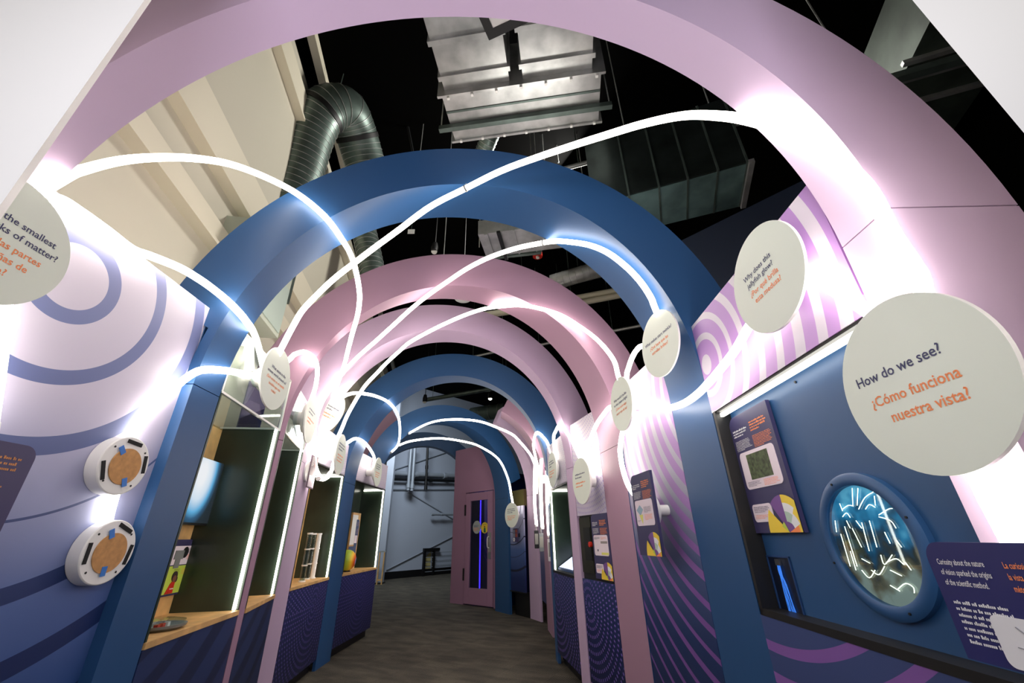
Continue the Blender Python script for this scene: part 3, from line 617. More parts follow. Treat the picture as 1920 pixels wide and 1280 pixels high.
part('wedge', MB().add([(.04, .05, .861), (FR4.L-.07, .05, .861), (FR4.L-.07, .36, .861), (.04, .36, .861), (.04, .05, .882), (FR4.L-.07, .05, .882), (FR4.L-.07, .36, 1.066), (.04, .36, 1.066)], [(0, 3, 2, 1), (4, 5, 6, 7), (0, 1, 5, 4), (1, 2, 6, 5), (2, 3, 7, 6), (3, 0, 4, 7)]), navy, t)
FR5 = Fr((.53, 6.5), COR[5]['br']); FR6 = Fr((.45, 7.6), (.49, 7.02)); FR7 = Fr(COR[6]['fr'], (.22, 7.87))
plainR = printed('gradient_print', [(0, (26, 40, 86)), (.8, (60, 74, 124)), (1.3, (176, 170, 196)), (2.3, (236, 228, 240))])
t = thing('gradient_wall_panel', 'narrow white to blue wall panel seen edge on beyond the lit right display case', 'wall panel', FR5); part('printed_sheet', MB().box(0, FR5.L, 0.02, .05, .28, 2.25), plainR, t); part('kickboard', MB().box(0, FR5.L, .08, .1, 0, .28), black, t)
t = thing('gradient_wall_panel', 'narrow bluish wall panel beside the pale pink leg, above a black recess', 'wall panel', FR6); part('printed_sheet', MB().box(.03, FR6.L-.03, 0.02, .05, .30, 2.25), plainR, t); part('kickboard', MB().box(.03, FR6.L-.03, .08, .1, 0, .30), black, t)
L7 = FR7.L-.03
t = thing('night_blue_panel', 'blue gradient panel with dark hanging curves between the pale pink leg and the blue leg', 'wall panel', FR7)
p7 = printed('curve_print', [(0, (10, 22, 60)), (.55, (18, 38, 92)), (1.0, (70, 96, 150)), (1.35, (176, 182, 214)), (2.0, (226, 222, 236))], [(0, (6, 12, 36)), (1.2, (20, 28, 56)), (2, (120, 124, 150))], rings=((.12, 1.75), [(.30, .32), (.46, .47), (.66, .672), (.86, .872), (1.06, 1.10)]))
part('printed_sheet', MB().box(.03, L7, .02, .05, .36, 1.72), p7, t)
part('recess', MB().box(.03, L7, .10, .12, 0, .36), black, t); part('recess_lip', MB().box(.03, L7, .0, .05, .35, .365), dark, t)
part('top_cabinet', MB().box(.03, L7, .04, .3, 1.72, 2.0), mat('olive_metal', (92, 86, 48), .35, .6), t)
s_, z_ = FR7.hit(966, 1003, .06)
t = thing('small_info_panel', 'small dark info panel with a flower picture under the far round sign', 'info panel', FR7, (s_, -.06, z_-.1))
part('board', MB().prism(rrect(s_-.085, s_+.085, z_-.11, z_+.11, .03, (0, 0, 0, 1)), -.06, -.045), panel_ink, t)
part('bracket', MB().box(s_-.03, s_+.03, -.045, .02, z_-.03, z_+.03), dark, t)
mb = MB(); mb.box(s_-.075, s_-.01, -.062, -.06, z_+.04, z_+.09, 0).box(s_-.075, s_-.01, -.062, -.06, z_-.03, z_+.03, 0).box(s_+.005, s_+.075, -.062, -.06, z_+.04, z_+.09, 1).box(s_+.005, s_+.075, -.062, -.06, z_-.03, z_+.03, 1)
part('text_block', mb, [mat('print_slate', (132, 138, 158), .5), mat('print_rust', (160, 84, 74), .5)], t)
mb = MB()
for k in range(5): mb.disc(s_-.043+.022*math.cos(k*1.257+.3), z_-.07+.022*math.sin(k*1.257+.3), .013, -.063, -.06, 0, n=12)
mb.disc(s_-.043, z_-.07, .010, -.064, -.06, 1, n=12); part('flower', mb, [wtext, mat('print_brown', (96, 70, 40), .6)], t)

# near reading panels on both sides
sE, zT = FR1.hit(1757, 1016, .19); s0, _ = FR1.hit(1745, 1050, .19); zB = FR1.hit(1810, 1232, .19)[1]
s0b, _ = FR1.hit(1808, 1228, .19); s0 = (s0+s0b)/2; y = -.19
t = thing('reading_panel', 'dark blue reading panel beginning Curiosity about the nature, at the lower right edge', 'info panel', FR1, (s0, y, zB))
Wp = .46
part('board', MB().prism(rrect(s0, s0+Wp, zB, zT, .03, (0, 1, 1, 1)), y, y+.012), mat('panel_blue', (34, 36, 100), .45), t)
part('bracket', MB().box(s0+.12, s0+.30, y+.012, .02, zB+.04, zB+.08), dark, t)
def at1(u, v): return FR1.hit(u, v, .191)
xa, za = at1(1752, 1050); xb, zb = at1(1763, 1092); hl = (za-at1(1760, 1072)[1])
sz = .013
txt = [('Curiosity about the nature', 0), ('of vision sparked the origins', 1), ('of the scientific method.', 2)]
xs = at1(1873, 1045)[0]
mb = text_mb([(a, xa+.004, za-.006-i*sz*1.25, sz, 'LEFT', 0) for a, i in txt] + [(a, xs, za-.006-i*sz*1.25, sz, 'LEFT', 1) for i, a in enumerate(('La curiosidad sobre', 'la vista dio origen al', 'm\u00e9todo cient\u00edfico.'))], y-.001, squeeze=.6)
part('heading', mb, [wtext, orange], t)
mb = MB(); words(mb, xa+.004, xs-.015, za-.062, 7, .006, .0042, y-.001, 0, random.Random(9)); words(mb, xs, xs+.17, za-.062, 8, .006, .0042, y-.001, 1, random.Random(10)); part('body_lettering', mb, [wtext, orange], t)
xc, zc = at1(1862, 1152); xs = at1(1873, 1045)[0]; part('picture_card', MB().prism(rrect(xc-.008, xc+.25, zB+.004, zc, .012), y-.003, y), wtext, t)
mb = MB().tube([(xc+.03, y-.004, zc-.012), (xc+.06, y-.004, zc-.035), (xc+.2, y-.004, zc-.06)], .0008, 4).tube([(xc+.02, y-.004, zc-.04), (xc+.1, y-.004, zc-.046), (xc+.2, y-.004, zc-.042)], .0008, 4); words(mb, xc+.05, xc+.12, zc-.06, 4, .004, .004, y-.0042, 0, random.Random(11)); part('line_drawing', mb, mat('print_pale_grey', (150, 152, 160), .6), t)
sL, zL = FL1.hit(66, 860, .16); zTL = FL1.hit(20, 829, .16)[1]; zBL = FL1.hit(0, 1000, .16)[1] - .05; y = -.16
t = thing('reading_panel', 'dark reading panel with orange lines cut off by the left edge', 'info panel', FL1, (sL-.2, y, zBL))
part('board', MB().prism(rrect(sL-.42, sL, zBL, zTL, .035, (1, 0, 1, 1)), y, y+.012), panel_ink, t); part('bracket', MB().box(sL-.30, sL-.16, y+.012, .0, zBL+.06, zBL+.10), dark, t)
mb = MB(); words(mb, sL-.21, sL-.02, zTL-.035, 4, .009, .006, y-.001, 0, random.Random(12)); words(mb, sL-.21, sL-.045, zTL-.11, 8, .006, .005, y-.001, 0, random.Random(13)); part('lettering', mb, mat('print_ochre', (206, 140, 84), .6), t)

# ------------------------------------------------------------------ round question signs
SIGN = {}
def sign(key, c, th, rad, label, lines=None, side='r', hub=.12, bars=None, lean=0):
    a = math.radians(th); e = Vector((math.cos(a), math.sin(a), 0)); e = e if side == 'l' else -e
    fr = Fr((c[0], c[1]), (c[0]+e.x, c[1]+e.y)); z = c[2]
    t = thing('round_sign', label, 'sign', fr, (0, 0, z), 'round question signs')
    if lean: t.matrix_world = t.matrix_world @ Matrix.Rotation(math.radians(lean), 4, 'X')
    part('disc', MB().disc(0, z, rad, -.004, .006, 0, 1, n=72), [cream, rim], t)
    hb = part('hub', MB().disc(0, z, .055, .006, hub, n=32), white, t, True)
    part('backing_ring', MB().ring(0, z, .05, .115, .03, .05, n=48), white, hb, True)
    if lines: part('lettering', text_mb([(s_, x*rad, z+zz*rad, sz*rad, 'CENTER', mi) for s_, x, zz, sz, mi in lines], -.0048), [ink, orange], t)
    if bars:
        mb = MB(); rnd = random.Random(len(key)*7+int(c[1]*10))
        for k, (n, zz, m_) in enumerate(bars): words(mb, -.62*rad, .58*rad, z+zz*rad, n, .075*rad, .075*rad, -.0048, m_, rnd)
        part('lettering', mb, [ink, orange], t)
    SIGN[key] = fr.W(0, hub*.5, z); SIGN[key+'_fr'] = fr
    return t
sign('see', (.890, .835, 1.489), 88.3, .195, 'largest round sign asking How do we see, at the right edge', [('How do we see?', -.15, .17, .175, 0), ('\u00bfC\u00f3mo funciona', -.07, -.12, .175, 1), ('nuestra vista?', .02, -.34, .175, 1)], hub=.10)
sign('jelly', (.911, 1.186, 2.005), 89.8, .195, 'round sign asking Why does this jellyfish glow, on the purple ringed header', [('Why does this', -.12, .25, .15, 0), ('jellyfish glow?', -.10, .08, .15, 0), ('\u00bfPor qu\u00e9 brilla', -.06, -.11, .15, 1), ('esta medusa?', -.02, -.28, .15, 1)], hub=.08)
sign('stars', (.873, 2.106, 2.190), 100.8, .195, 'round sign asking What makes stars twinkle, on the large blue arch leg', [('What makes stars twinkle?', 0, .17, .14, 0), ('\u00bfQu\u00e9 hace que las', 0, -.03, .14, 1), ('estrellas brillen?', 0, -.20, .14, 1)], hub=.13)
sign('beam', (.815, 2.846, 2.059), 97.5, .195, 'round sign about riding a beam of light, beside the mauve arch leg on the right', [('What would it be like', 0, .2, .14, 0), ('to ride a beam of light?', 0, .03, .14, 0), ('\u00bfC\u00f3mo ser\u00eda viajar', 0, -.15, .14, 1), ('en un rayo de luz?', 0, -.32, .14, 1)], hub=.11)
B3 = [(2, .34, 0), (2, -.04, 1)]; B6 = [(3, .52, 0), (3, -.04, 1)]
sign('why', (.632, 3.784, 1.643), 104.2, .195, 'round sign above the black machine front on the right', bars=B3, hub=.12)
sign('r6', (.483, 4.817, 1.890), 98.8, .195, 'narrow looking round sign above the lit right display case', bars=B6, hub=.10)
sign('r7', (.37, 6.0, 1.93), 92, .195, 'round sign seen nearly edge on among the bright tubes far right', bars=B6, hub=.12)
sign('r8', (.0128, 7.87, 1.56), 125, .205, 'farthest round sign, left of the pale pink leg above the flower panel', bars=B6, hub=.14)
c1, _ = FL1.hit(135, 487, .11); _, zb1 = FL1.hit(40, 607, .11)
cc = FL1.W(c1-.195, -.11, zb1+.195)
sign('l1', (cc.x, cc.y, cc.z), 90, .195, 'round sign about the smallest building blocks of matter, cut by the left edge', [('What are the smallest', .0, .30, .155, 0), ('building blocks of matter?', .0, .11, .155, 0), ('\u00bfCu\u00e1les son las partes', -.04, -.10, .155, 1), ('m\u00e1s peque\u00f1as de', .0, -.29, .155, 1), ('la materia?', .0, -.48, .155, 1)], 'l', .10)
sign('l2', (-1.464, 2.398, 2.128), 96.1, .195, 'round sign about the unseen world, in front of the clear acrylic header on the left', [('What exists in the', .05, .2, .145, 0), ('unseen world around us?', .02, .03, .14, 0), ('\u00bfQu\u00e9 existe en el mundo', 0, -.15, .13, 1), ('invisible que nos', 0, -.32, .13, 1), ('rodea?', 0, -.48, .13, 1)], 'l', .12)
sign('l3', (-1.631, 3.278, 2.109), 102.6, .195, 'slim round sign, second one behind the acrylic header on the left', None, 'l', .12, bars=B3)
sign('l4', (-1.776, 3.949, 2.345), 84, .195, 'leaning round sign high up beside the pale lilac arch on the left', None, 'l', .08, bars=B3, lean=24)
sign('l5', (-1.693, 4.139, 1.979), 98.5, .195, 'round sign on the dashed white header above the clear tubes', None, 'l', .20, bars=B6)
sign('l6', (-1.877, 5.98, 2.072), 91.9, .195, 'round sign on the header of the last left display case', None, 'l', .15, bars=B6)
# small slate panel on a hub beside the third case
s_, z_ = FL4.hit(585, 885, .07)
t = thing('small_slate_panel', 'small slate and pink panel on a white hub, on the pale lilac arch leg left', 'info panel', FL4, (s_, -.07, z_-.12))
part('board', MB().box(s_-.06, s_+.10, -.07, -.06, z_-.14, z_+.15), mat('slate_print', (118, 100, 112), .5), t); part('pink_card', MB().box(s_-.055, s_+.09, -.072, -.07, z_-.13, z_-.03), card, t)
mb = MB(); words(mb, s_-.045, s_+.02, z_+.13, 7, .006, .006, -.0715, 0, random.Random(3)); words(mb, s_+.03, s_+.09, z_+.13, 7, .006, .006, -.0715, 1, random.Random(4)); part('lettering', mb, [wtext, orange], t)
part('hub', MB().disc(s_-.05, z_, .09, -.06, -.0, n=40), white, t, True)

# ------------------------------------------------------------------ light tubes
def vplane(p, q):
    d = Vector(q)-Vector(p); return Vector(p), Vector((-d.y, d.x, 0)).normalized()
def tplane(p, q, r): p, q, r = Vector(p), Vector(q), Vector(r); return p, (q-p).cross(r-p).normalized()
def wplane(fr, d): return fr.o - fr.n*d, fr.n
def light_tube(label, px, pl, start=None, end=None, r=.0175, clips=()):
    P = keyed(px, pl) if isinstance(pl, dict) else [onplane(u, v, *pl) for u, v in px]
    if start is not None: P = [Vector(start)]+P
    if end is not None: P = P+[Vector(end)]
    P = in_front(spline(P, 8))
    t = thing('light_tube', label, 'light tube', WORLD, tuple(P[0]), 'white light tubes')
    part('diffuser', MB().tube(P, r, 10), led, t, True)
    mb = MB()
    for q in (0, -1):
        d = (P[1]-P[0]) if q == 0 else (P[-2]-P[-1]); d.normalize(); mb.cyl(P[q]-d*.012, P[q]+d*.012, r*1.15, 12)
    part('end_cap', mb, white, t, True)
    for k in clips:
        c = P[int(k*(len(P)-1))]; tg = (P[min(int(k*(len(P)-1))+1, len(P)-1)]-c).normalized()
        part('clip', MB().cyl(c-tg*.006, c+tg*.006, r*1.25, 12).cyl(c, c+Vector((0, 0, .04)), .003, 6), galv, t)
    return t
from mathutils.bvhtree import BVHTree
bv = []; bf = []
for o in bpy.data.objects:
    if o.type == 'MESH' and o.parent and o.parent.name.startswith('portal_arch'):
        k = len(bv); off = o.parent.location; bv += [v.co+off for v in o.data.vertices]; bf += [[i+k for i in p.vertices] for p in o.data.polygons]
ARCHES = BVHTree.FromPolygons(bv, bf)
def in_front(P, gap=.045):
    """keeps a tube clear of the arches it is clipped to: points that would sink into an arch come forward to its surface"""
    k = []
    for p in P:
        d = p-CAM; L = d.length; d /= L; h = ARCHES.ray_cast(CAM, d, L+.4)
        if h[0] is not None: L = min(L, h[3]-gap/max(.3, abs(d.dot(h[1]))))
        k.append(L)
    k = [k[i] if 8 <= i < len(k)-8 else (P[i]-CAM).length for i in range(len(k))]
    for _ in range(6): k = [min(k[i], (k[max(i-1, 0)]+k[i]+k[min(i+1, len(k)-1)])/3+.002) for i in range(len(k))]
    return [CAM+(p-CAM).normalized()*L for p, L in zip(P, k)]
def keyed(px, keys):
    """points of a free hanging tube: sight line of each photo point, at a depth eased between the places where the tube is fixed"""
    d = [0]
    for a, b_ in zip(px, px[1:]): d.append(d[-1]+math.hypot(b_[0]-a[0], b_[1]-a[1]))
    ks = sorted(keys.items()); out = []
    for i, (u, v) in enumerate(px):
        j = max(k for k, (q, y) in enumerate(ks[:-1]) if q <= i) if i >= ks[0][0] else 0
        (i0, y0), (i1, y1) = ks[j], ks[j+1]; f = (d[i]-d[i0])/(d[i1]-d[i0]); out.append(onY(u, v, y0+(y1-y0)*f))
    return out
def onY(u, v, Y): r = ray(u, v); return CAM+r*((Y-CAM.y)/r.y)
def arch_pt(k, u, v, d=0): o, ob, e, eb, n = arch_frames(ARCH[k]); return onplane(u, v, o+n*d, n)
G = SIGN
light_tube('longest light tube, sweeping from the largest sign over the blue arch to the left sign',
  [(1730, 538), (1710, 494), (1673, 437), (1633, 360), (1597, 320), (1547, 283), (1480, 250), (1413, 227), (1347, 217), (1280, 217), (1207, 232), (1140, 252), (1073, 273), (1007, 295), (940, 320), (873, 353), (807, 387), (746, 432), (705, 462), (664, 493), (628, 521), (597, 550), (567, 582), (549, 612), (530, 648)], {0: .83, 7: .915, 15: 1.85, 24: 2.36}, G['see'], G['l2'], clips=(.62,))
light_tube('light tube rising from the left edge sign and curling down through the blue arch',
  [(113, 337), (167, 315), (233, 300), (300, 295), (367, 297), (433, 308), (500, 333), (560, 365), (610, 407), (642, 450), (658, 478), (667, 507), (673, 539), (674, 564), (670, 592), (660, 627), (651, 662), (644, 688)], {0: .97, 8: 1.93, 13: 2.6, 15: 2.9, 17: 3.6}, G['l1'], G['l4'])
light_tube('light tube from the twinkle sign along the blue arch to the third left case',
  [(1228, 577), (1220, 557), (1200, 527), (1173, 499), (1140, 474), (1107, 460), (1073, 454), (1040, 452), (1007, 457), (973, 464), (940, 474), (907, 487), (873, 505), (840, 527), (807, 550), (773, 577), (740, 607), (707, 637), (673, 667), (647, 694), (625, 722), (607, 748), (596, 775), (590, 805), (589, 840), (592, 875), (600, 893), (610, 897), (618, 887)], {0: 2.08, 6: 2.17, 12: 2.8, 18: 3.5, 22: 3.72, 28: 4.15}, G['stars'], None, clips=(.3,))
light_tube('light tube from the beam of light sign over to the dashed left header',
  [(1160, 707), (1150, 674), (1123, 640), (1090, 614), (1050, 590), (1007, 577), (973, 572), (940, 574), (907, 579), (873, 590), (840, 604), (807, 620), (769, 641), (750, 657), (727, 678), (705, 701), (686, 721), (673, 740), (660, 762), (649, 783), (640, 805)], {0: 2.85, 3: 3.15, 7: 3.4, 12: 3.8, 20: 4.12}, G['beam'], G['l5'], clips=(.4,))
light_tube('light tube along the left wall top from the edge sign to the acrylic header sign',
  [(72, 368), (112, 374), (150, 397), (200, 432), (247, 467), (283, 480), (333, 500), (367, 519), (400, 542), (433, 570), (460, 600), (480, 634)], vplane(G['l1'], G['l2']), None, G['l2'])
light_tube('light tube crossing the ringed left wall between the acrylic header sign and the round dials',
  [(450, 699), (417, 694), (377, 694), (347, 710), (317, 737), (283, 767), (263, 794), (250, 817), (232, 870), (213, 930), (200, 985), (205, 1034)], wplane(FL1, .021), G['l2'], None)
light_tube('light tube dropping down the left edge below the cut off sign', [(14, 590), (2, 650), (-8, 720), (-20, 800)], wplane(FL1, .06), G['l1'])
light_tube('light tube linking the jellyfish sign and the largest sign', [(1500, 510), (1560, 542), (1620, 578), (1690, 630)], vplane(G['jelly'], G['see']), G['jelly'], G['see'])
light_tube('light tube swinging below the jellyfish sign across the blue leg to the beam sign', [(1425, 585), (1403, 614), (1380, 654), (1354, 688), (1330, 716), (1306, 740), (1280, 757), (1252, 765), (1224, 766), (1196, 762)], vplane(G['jelly'], G['beam']), G['jelly'], G['beam'])
light_tube('short light tube loop between the twinkle sign and the beam sign', [(1206, 648), (1193, 657), (1185, 671), (1179, 688), (1175, 707)], vplane(G['stars'], G['beam']), G['stars'], G['beam'])
light_tube('light tube falling from the beam sign to the sign over the black machine', [(1145, 763), (1133, 775), (1119, 795), (1109, 818), (1101, 845)], vplane(G['beam'], G['why']), G['beam'], G['why'])
light_tube('light tube from the beam sign down to the cone diagram panel', [(1164, 829), (1164, 858), (1171, 891), (1182, 917), (1200, 938)], wplane(FR2, .07), G['beam'], None)
light_tube('light tube loop rising over the lit right case between two round signs', [(1038, 824), (1042, 808), (1050, 796), (1056, 802), (1070, 822), (1082, 846), (1089, 862)], vplane(G['r6'], G['why']), G['r6'], G['why'])
light_tube('small light tube loop above the edge on sign far right', [(1001, 842), (1001, 826), (1004, 814), (1009, 811), (1019, 820), (1028, 834)], vplane(G['r7'], G['r6']), G['r7'], G['r6'])
light_tube('upper far light tube, from the blue arch by the door to the edge on sign', [(767, 812), (797, 796), (825, 788), (862, 786), (900, 790), (934, 802), (960, 814), (973, 826), (993, 850), (1001, 866)], vplane(arch_pt(6, 767, 812, -.01), G['r7']), None, G['r7'])
light_tube('light tube curling from the leaning left sign down onto the blue arch by the door', [(639, 747), (657, 738), (675, 737), (703, 742), (727, 753), (742, 770), (749, 792), (749, 822), (744, 837), (733, 848)], tplane(G['l4'], arch_pt(5, 727, 753, .02), arch_pt(6, 735, 848, -.01)), G['l4'], None)
light_tube('lower far light tube, ending at the farthest round sign', [(747, 835), (769, 827), (806, 822), (834, 822), (872, 828), (900, 837), (934, 860), (952, 896), (959, 930)], vplane(arch_pt(6, 747, 835, -.02), G['r8']), None, G['r8'])
light_tube('short light tube hoop between the two dashed left headers', [(648, 832), (667, 822), (684, 830), (697, 847), (702, 862)], vplane(G['l5'], G['l6']), G['l5'], G['l6'])
light_tube('short light tube hoop between the acrylic header sign and the slim sign', [(542, 674), (553, 664), (573, 660), (590, 674), (595, 694), (593, 717), (587, 740)], vplane(G['l2'], G['l3']), G['l2'], G['l3'])
light_tube('light tube hook hanging below the dashed left header sign', [(628, 850), (624, 873), (618, 890), (608, 898), (597, 897)], wplane(FL4, .12), G['l5'], None)
tv = vplane((.42, 5.7, 0), (.47, 6.4, 0))
light_tube('upright light tube hanging left in the bright cluster far right', [(1003, 870), (1002, 910), (1003, 950), (1006, 985)], (Vector((.36, 6.1, 0)), Vector((0, 1, 0))), None, None, .02)
light_tube('upright light tube hanging right in the bright cluster far right', [(1027, 850), (1026, 900), (1027, 950), (1030, 1005)], (Vector((.40, 5.75, 0)), Vector((0, 1, 0))), None, None, .024)
light_tube('middle upright light tube in the bright cluster far right', [(1015, 860), (1014, 910), (1015, 950), (1017, 990)], (Vector((.38, 5.95, 0)), Vector((0, 1, 0))), None, None, .022)
for k, (u, v0, v1, Y, lab) in enumerate(((1005, 985, 1028, 6.1, 'dark hanging handset, left one in the bright cluster far right'), (1014, 990, 1034, 5.95, 'grey hanging handset, middle one in the bright cluster far right'), (1030, 1000, 1052, 5.75, 'white hanging handset, right one in the bright cluster far right'))):
    n = Vector((0, 1, 0)); p = Vector((0, Y, 0)); a, b_ = onplane(u, v0, p, n), onplane(u+1, v1, p, n)
    t = thing('handset', lab, 'handset', WORLD, tuple(b_), 'handsets in the bright cluster')
    part('body', MB().box(a.x-.03, a.x+.03, Y-.02, Y+.02, b_.z, a.z-.06), (dark, MATS['grey_plastic'], white)[k], t, bevel=.006); part('display', MB().box(a.x-.022, a.x+.022, Y-.023, Y-.0205, b_.z+.05, a.z-.1), mat('handset_screen', (150, 150, 140), .3), t); part('hook', MB().cyl((a.x, Y, a.z-.06), (a.x, Y, a.z+.06), .008, 8), galv, t)

light_tube('light tube behind the largest sign, running down the lavender leg', [(1838, 900), (1868, 960), (1895, 1010), (1935, 1090)], (Vector((.93, 0, 0)), Vector((1, 0, 0))), G['see'], None)

# ------------------------------------------------------------------ pink door wall at the exit
DW = Fr((-1.30, 9.94), (-.33, 9.05))
t = thing('pink_door_wall', 'pink wall holding the glass door, right side of the tunnel exit', 'wall panel', DW); Ld = DW.L
dl, _ = DW.hit(868, 1132); dr, _ = DW.hit(924, 1139); zd = DW.hit(880, 925)[1]
part('wall_sheet', MB().box(0, dl, 0, .08, 0, 3.1).box(dr+.02, Ld, 0, .08, 0, 3.1).box(dl, dr+.02, 0, .08, zd+.02, 3.1), pinkp, t)
t = thing('door', 'pink door with a tall glass pane and two round stickers', 'door', DW, (dl, 0, 0))
x0, x1 = dl+.012, dr+.008; fw = (x1-x0)*.17
part('door_frame', MB().box(x0, x0+fw, -.01, .04, .02, zd).box(x1-fw*1.1, x1, -.01, .04, .02, zd).box(x0+fw, x1-fw*1.1, -.01, .04, .02, .30).box(x0+fw, x1-fw*1.1, -.01, .04, zd-.16, zd), pinkp, t, bevel=.004)
part('glass_pane', MB().box(x0+fw, x1-fw*1.1, .012, .018, .30, zd-.16), pane, t)
for z in (.42, zd-.45): part('hinge', MB().box(x0-.016, x0+.014, -.03, -.008, z, z+.22), black, t)
hh = MB().box(x1-fw*.9, x1-fw*.3, -.022, -.01, .95, 1.30); part('lock_plate', hh, galv, t); part('handle', MB().tube(spline([(x1-fw*.7, -.02, 1.02), (x1-fw*.75, -.06, 1.04), (x1-fw*.75, -.06, 1.20), (x1-fw*.7, -.02, 1.22)], 5), .009, 8), rim, t, True); part('key_box', MB().box(x1-fw*.85, x1-fw*.4, -.03, -.01, .82, .94), mat('grey_plastic', (120, 126, 128)), t)
s_, z_ = DW.hit(894, 988, -.01); r_ = .125
st = part('question_sticker', MB().disc(s_, z_, r_, .009, .011, n=40), mat('sticker_grey', (170, 178, 176), .4), t); mb = MB(); words(mb, s_-.09, s_+.08, z_+.04, 2, .014, .01, .0085, 0, random.Random(2)); words(mb, s_-.09, s_+.08, z_-.01, 3, .014, .01, .0085, 1, random.Random(3)); part('sticker_text', mb, [ink, orange], st)
s2_, z2_ = DW.hit(909, 989, -.01)
st = part('person_sticker', MB().disc(s2_, z2_, .105, .005, .007, n=40), yellow, t); mb = MB(); mb.prism([(s2_-.03, z2_-.09), (s2_+.035, z2_-.09), (s2_+.025, z2_-.0), (s2_-.02, z2_)], .003, .0048, 0).disc(s2_, z2_+.02, .016, .003, .0048, 1, n=16).box(s2_-.05, s2_+.05, .003, .0048, z2_+.058, z2_+.064, 2); part('figure', mb, [mat('leaf_green', (48, 122, 70), .5), mat('brown_print', (122, 72, 52)), ink], st)
# the room behind the glass: dark blue box with a violet light line
NM = DW.n
t = thing('blue_booth', 'dark blue booth behind the door glass with a violet light line', 'booth', DW, (0, .1, 0))
part('booth_wall', MB().box(-1.10, dr+.08, 1.3, 1.32, 0, 2.5).box(dr+.06, dr+.08, .1, 1.3, 0, 2.5).add([(.02, .09, 0), (.06, .09, 0), (-1.06, 1.3, 0), (-1.10, 1.3, 0), (.02, .09, 2.5), (.06, .09, 2.5), (-1.06, 1.3, 2.5), (-1.10, 1.3, 2.5)], [(0, 3, 2, 1), (4, 5, 6, 7), (0, 1, 5, 4), (1, 2, 6, 5), (2, 3, 7, 6), (3, 0, 4, 7)]), mat('booth_navy', (20, 34, 92), .5), t)
s3, _ = DW.hit(901, 1000, -.9)
part('violet_line', MB().box(s3-.008, s3+.008, .88, .9, .15, 2.2), glow('violet_light', (60, 40, 255), 4), t)
s4, _ = DW.hit(915, 960, -1.28); part('striped_sheet', MB().box(s4-.12, s4+.5, 1.27, 1.29, .6, 2.3), strR, t)

# ------------------------------------------------------------------ far room
def far(u, v, Y=None, z=None): 
    s_, z_ = WB.hit(u, v, .1); return WB.W(s_, -.1, z_)
def pipe(name, label, cat, uv, r, mm, d=.1, group=None, joints=(), flat=True):
    P = [WB.W(WB.hit(u, v, d)[0], -d, WB.hit(u, v, d)[1]) for u, v in uv]
    t = thing(name, label, cat, WORLD, tuple(P[0]), group); part('pipe', MB().tube(P, r, 12), mm, t, True)
    mb = MB()
    for j in joints:
        c = P[0]+(P[-1]-P[0])*j; d_ = (P[-1]-P[0]).normalized(); mb.cyl(c-d_*.07, c+d_*.07, r*1.35, 12)
    if joints: part('coupling', mb, mm, t, True)
    return t
pg = mat('grey_pipe', (164, 172, 182), .45, .3)
pipe('horizontal_pipe', 'upper horizontal pipe on the far blue grey wall', 'pipe', [(735, 887), (870, 893)], .09, pg, .2, 'pipes on the far wall', (.3, .7))
pipe('horizontal_pipe', 'lower thinner horizontal pipe on the far blue grey wall', 'pipe', [(735, 898), (870, 902)], .05, dark, .2, 'pipes on the far wall', (.5,))
pipe('vertical_pipe', 'left one of the twin vertical pipes on the far wall', 'pipe', [(771, 838), (765, 919)], .06, pg, .4, 'pipes on the far wall', (.9,))
pipe('vertical_pipe', 'right one of the twin vertical pipes on the far wall', 'pipe', [(778, 838), (772, 920)], .06, pg, .4, 'pipes on the far wall', (.9,))
pipe('vertical_pipe', 'black vertical pipe right of the twin pipes on the far wall', 'pipe', [(802, 836), (798, 917)], .045, black, .4, 'pipes on the far wall', (.5, .85, .97))
pipe('wall_conduit', 'thin conduit line across the far wall below the pipes', 'pipe', [(735, 917), (860, 917)], .02, pg, .06)
pipe('cross_brace', 'long thin diagonal brace on the far wall, falling to the right', 'brace', [(765, 922), (870, 985)], .02, pg, .03, 'braces on the far wall')
pipe('cross_brace', 'long thin diagonal brace on the far wall, rising from the floor', 'brace', [(725, 1068), (870, 995)], .018, pg, .03, 'braces on the far wall')
pipe('cross_brace', 'thin upper diagonal brace near the far ceiling', 'brace', [(740, 880), (860, 840)], .02, pg, .05, 'braces on the far wall')
pipe('handrail', 'short grey handrail bracket on the far wall', 'rail', [(810, 964), (855, 964)], .04, pg, .25, None, (.02, .4))
# railing gate
a, b_ = onz(793, 1080, 0), onz(866, 1073, 0); RF = Fr((a.x, a.y), (b_.x, b_.y))
zr = RF.hit(793, 1030)[1]; gx = RF.hit(812, 1060)[0]
t = thing('cable_railing', 'black post railing with thin cables in front of the far wall', 'railing', RF)
for x in (0, gx): part('post', MB().box(x-.04, x+.04, -.04, .04, 0, zr), black, t)
part('top_bar', MB().box(-.05, gx+.25, -.05, .05, zr-.06, zr+.04), black, t)
for k in range(5): part('cable', MB().cyl((0, 0, zr*(.15+.18*k)), (RF.L, 0, zr*(.15+.18*k)), .012, 6), pg, t)
part('stair_side', MB().add([(.06, .1, 0), (gx-.05, .1, .0), (gx-.05, .1, zr*.95), (.06, .1, zr*.6)], [(0, 1, 2, 3)]), mat('warm_wood', (190, 176, 120), .6), t)
# tall post left of the exit
pp = onz(706, 1094, 0); t = thing('steel_column', 'grey blue steel column rising left of the exit behind the last display', 'column', WORLD, tuple(pp)); part('shaft', MB().box(pp.x-.1, pp.x+.16, pp.y, pp.y+.2, 0, 7), mwall, t); part('base_plate', MB().box(pp.x-.14, pp.x+.2, pp.y-.03, pp.y+.23, 0, .03), dark, t)

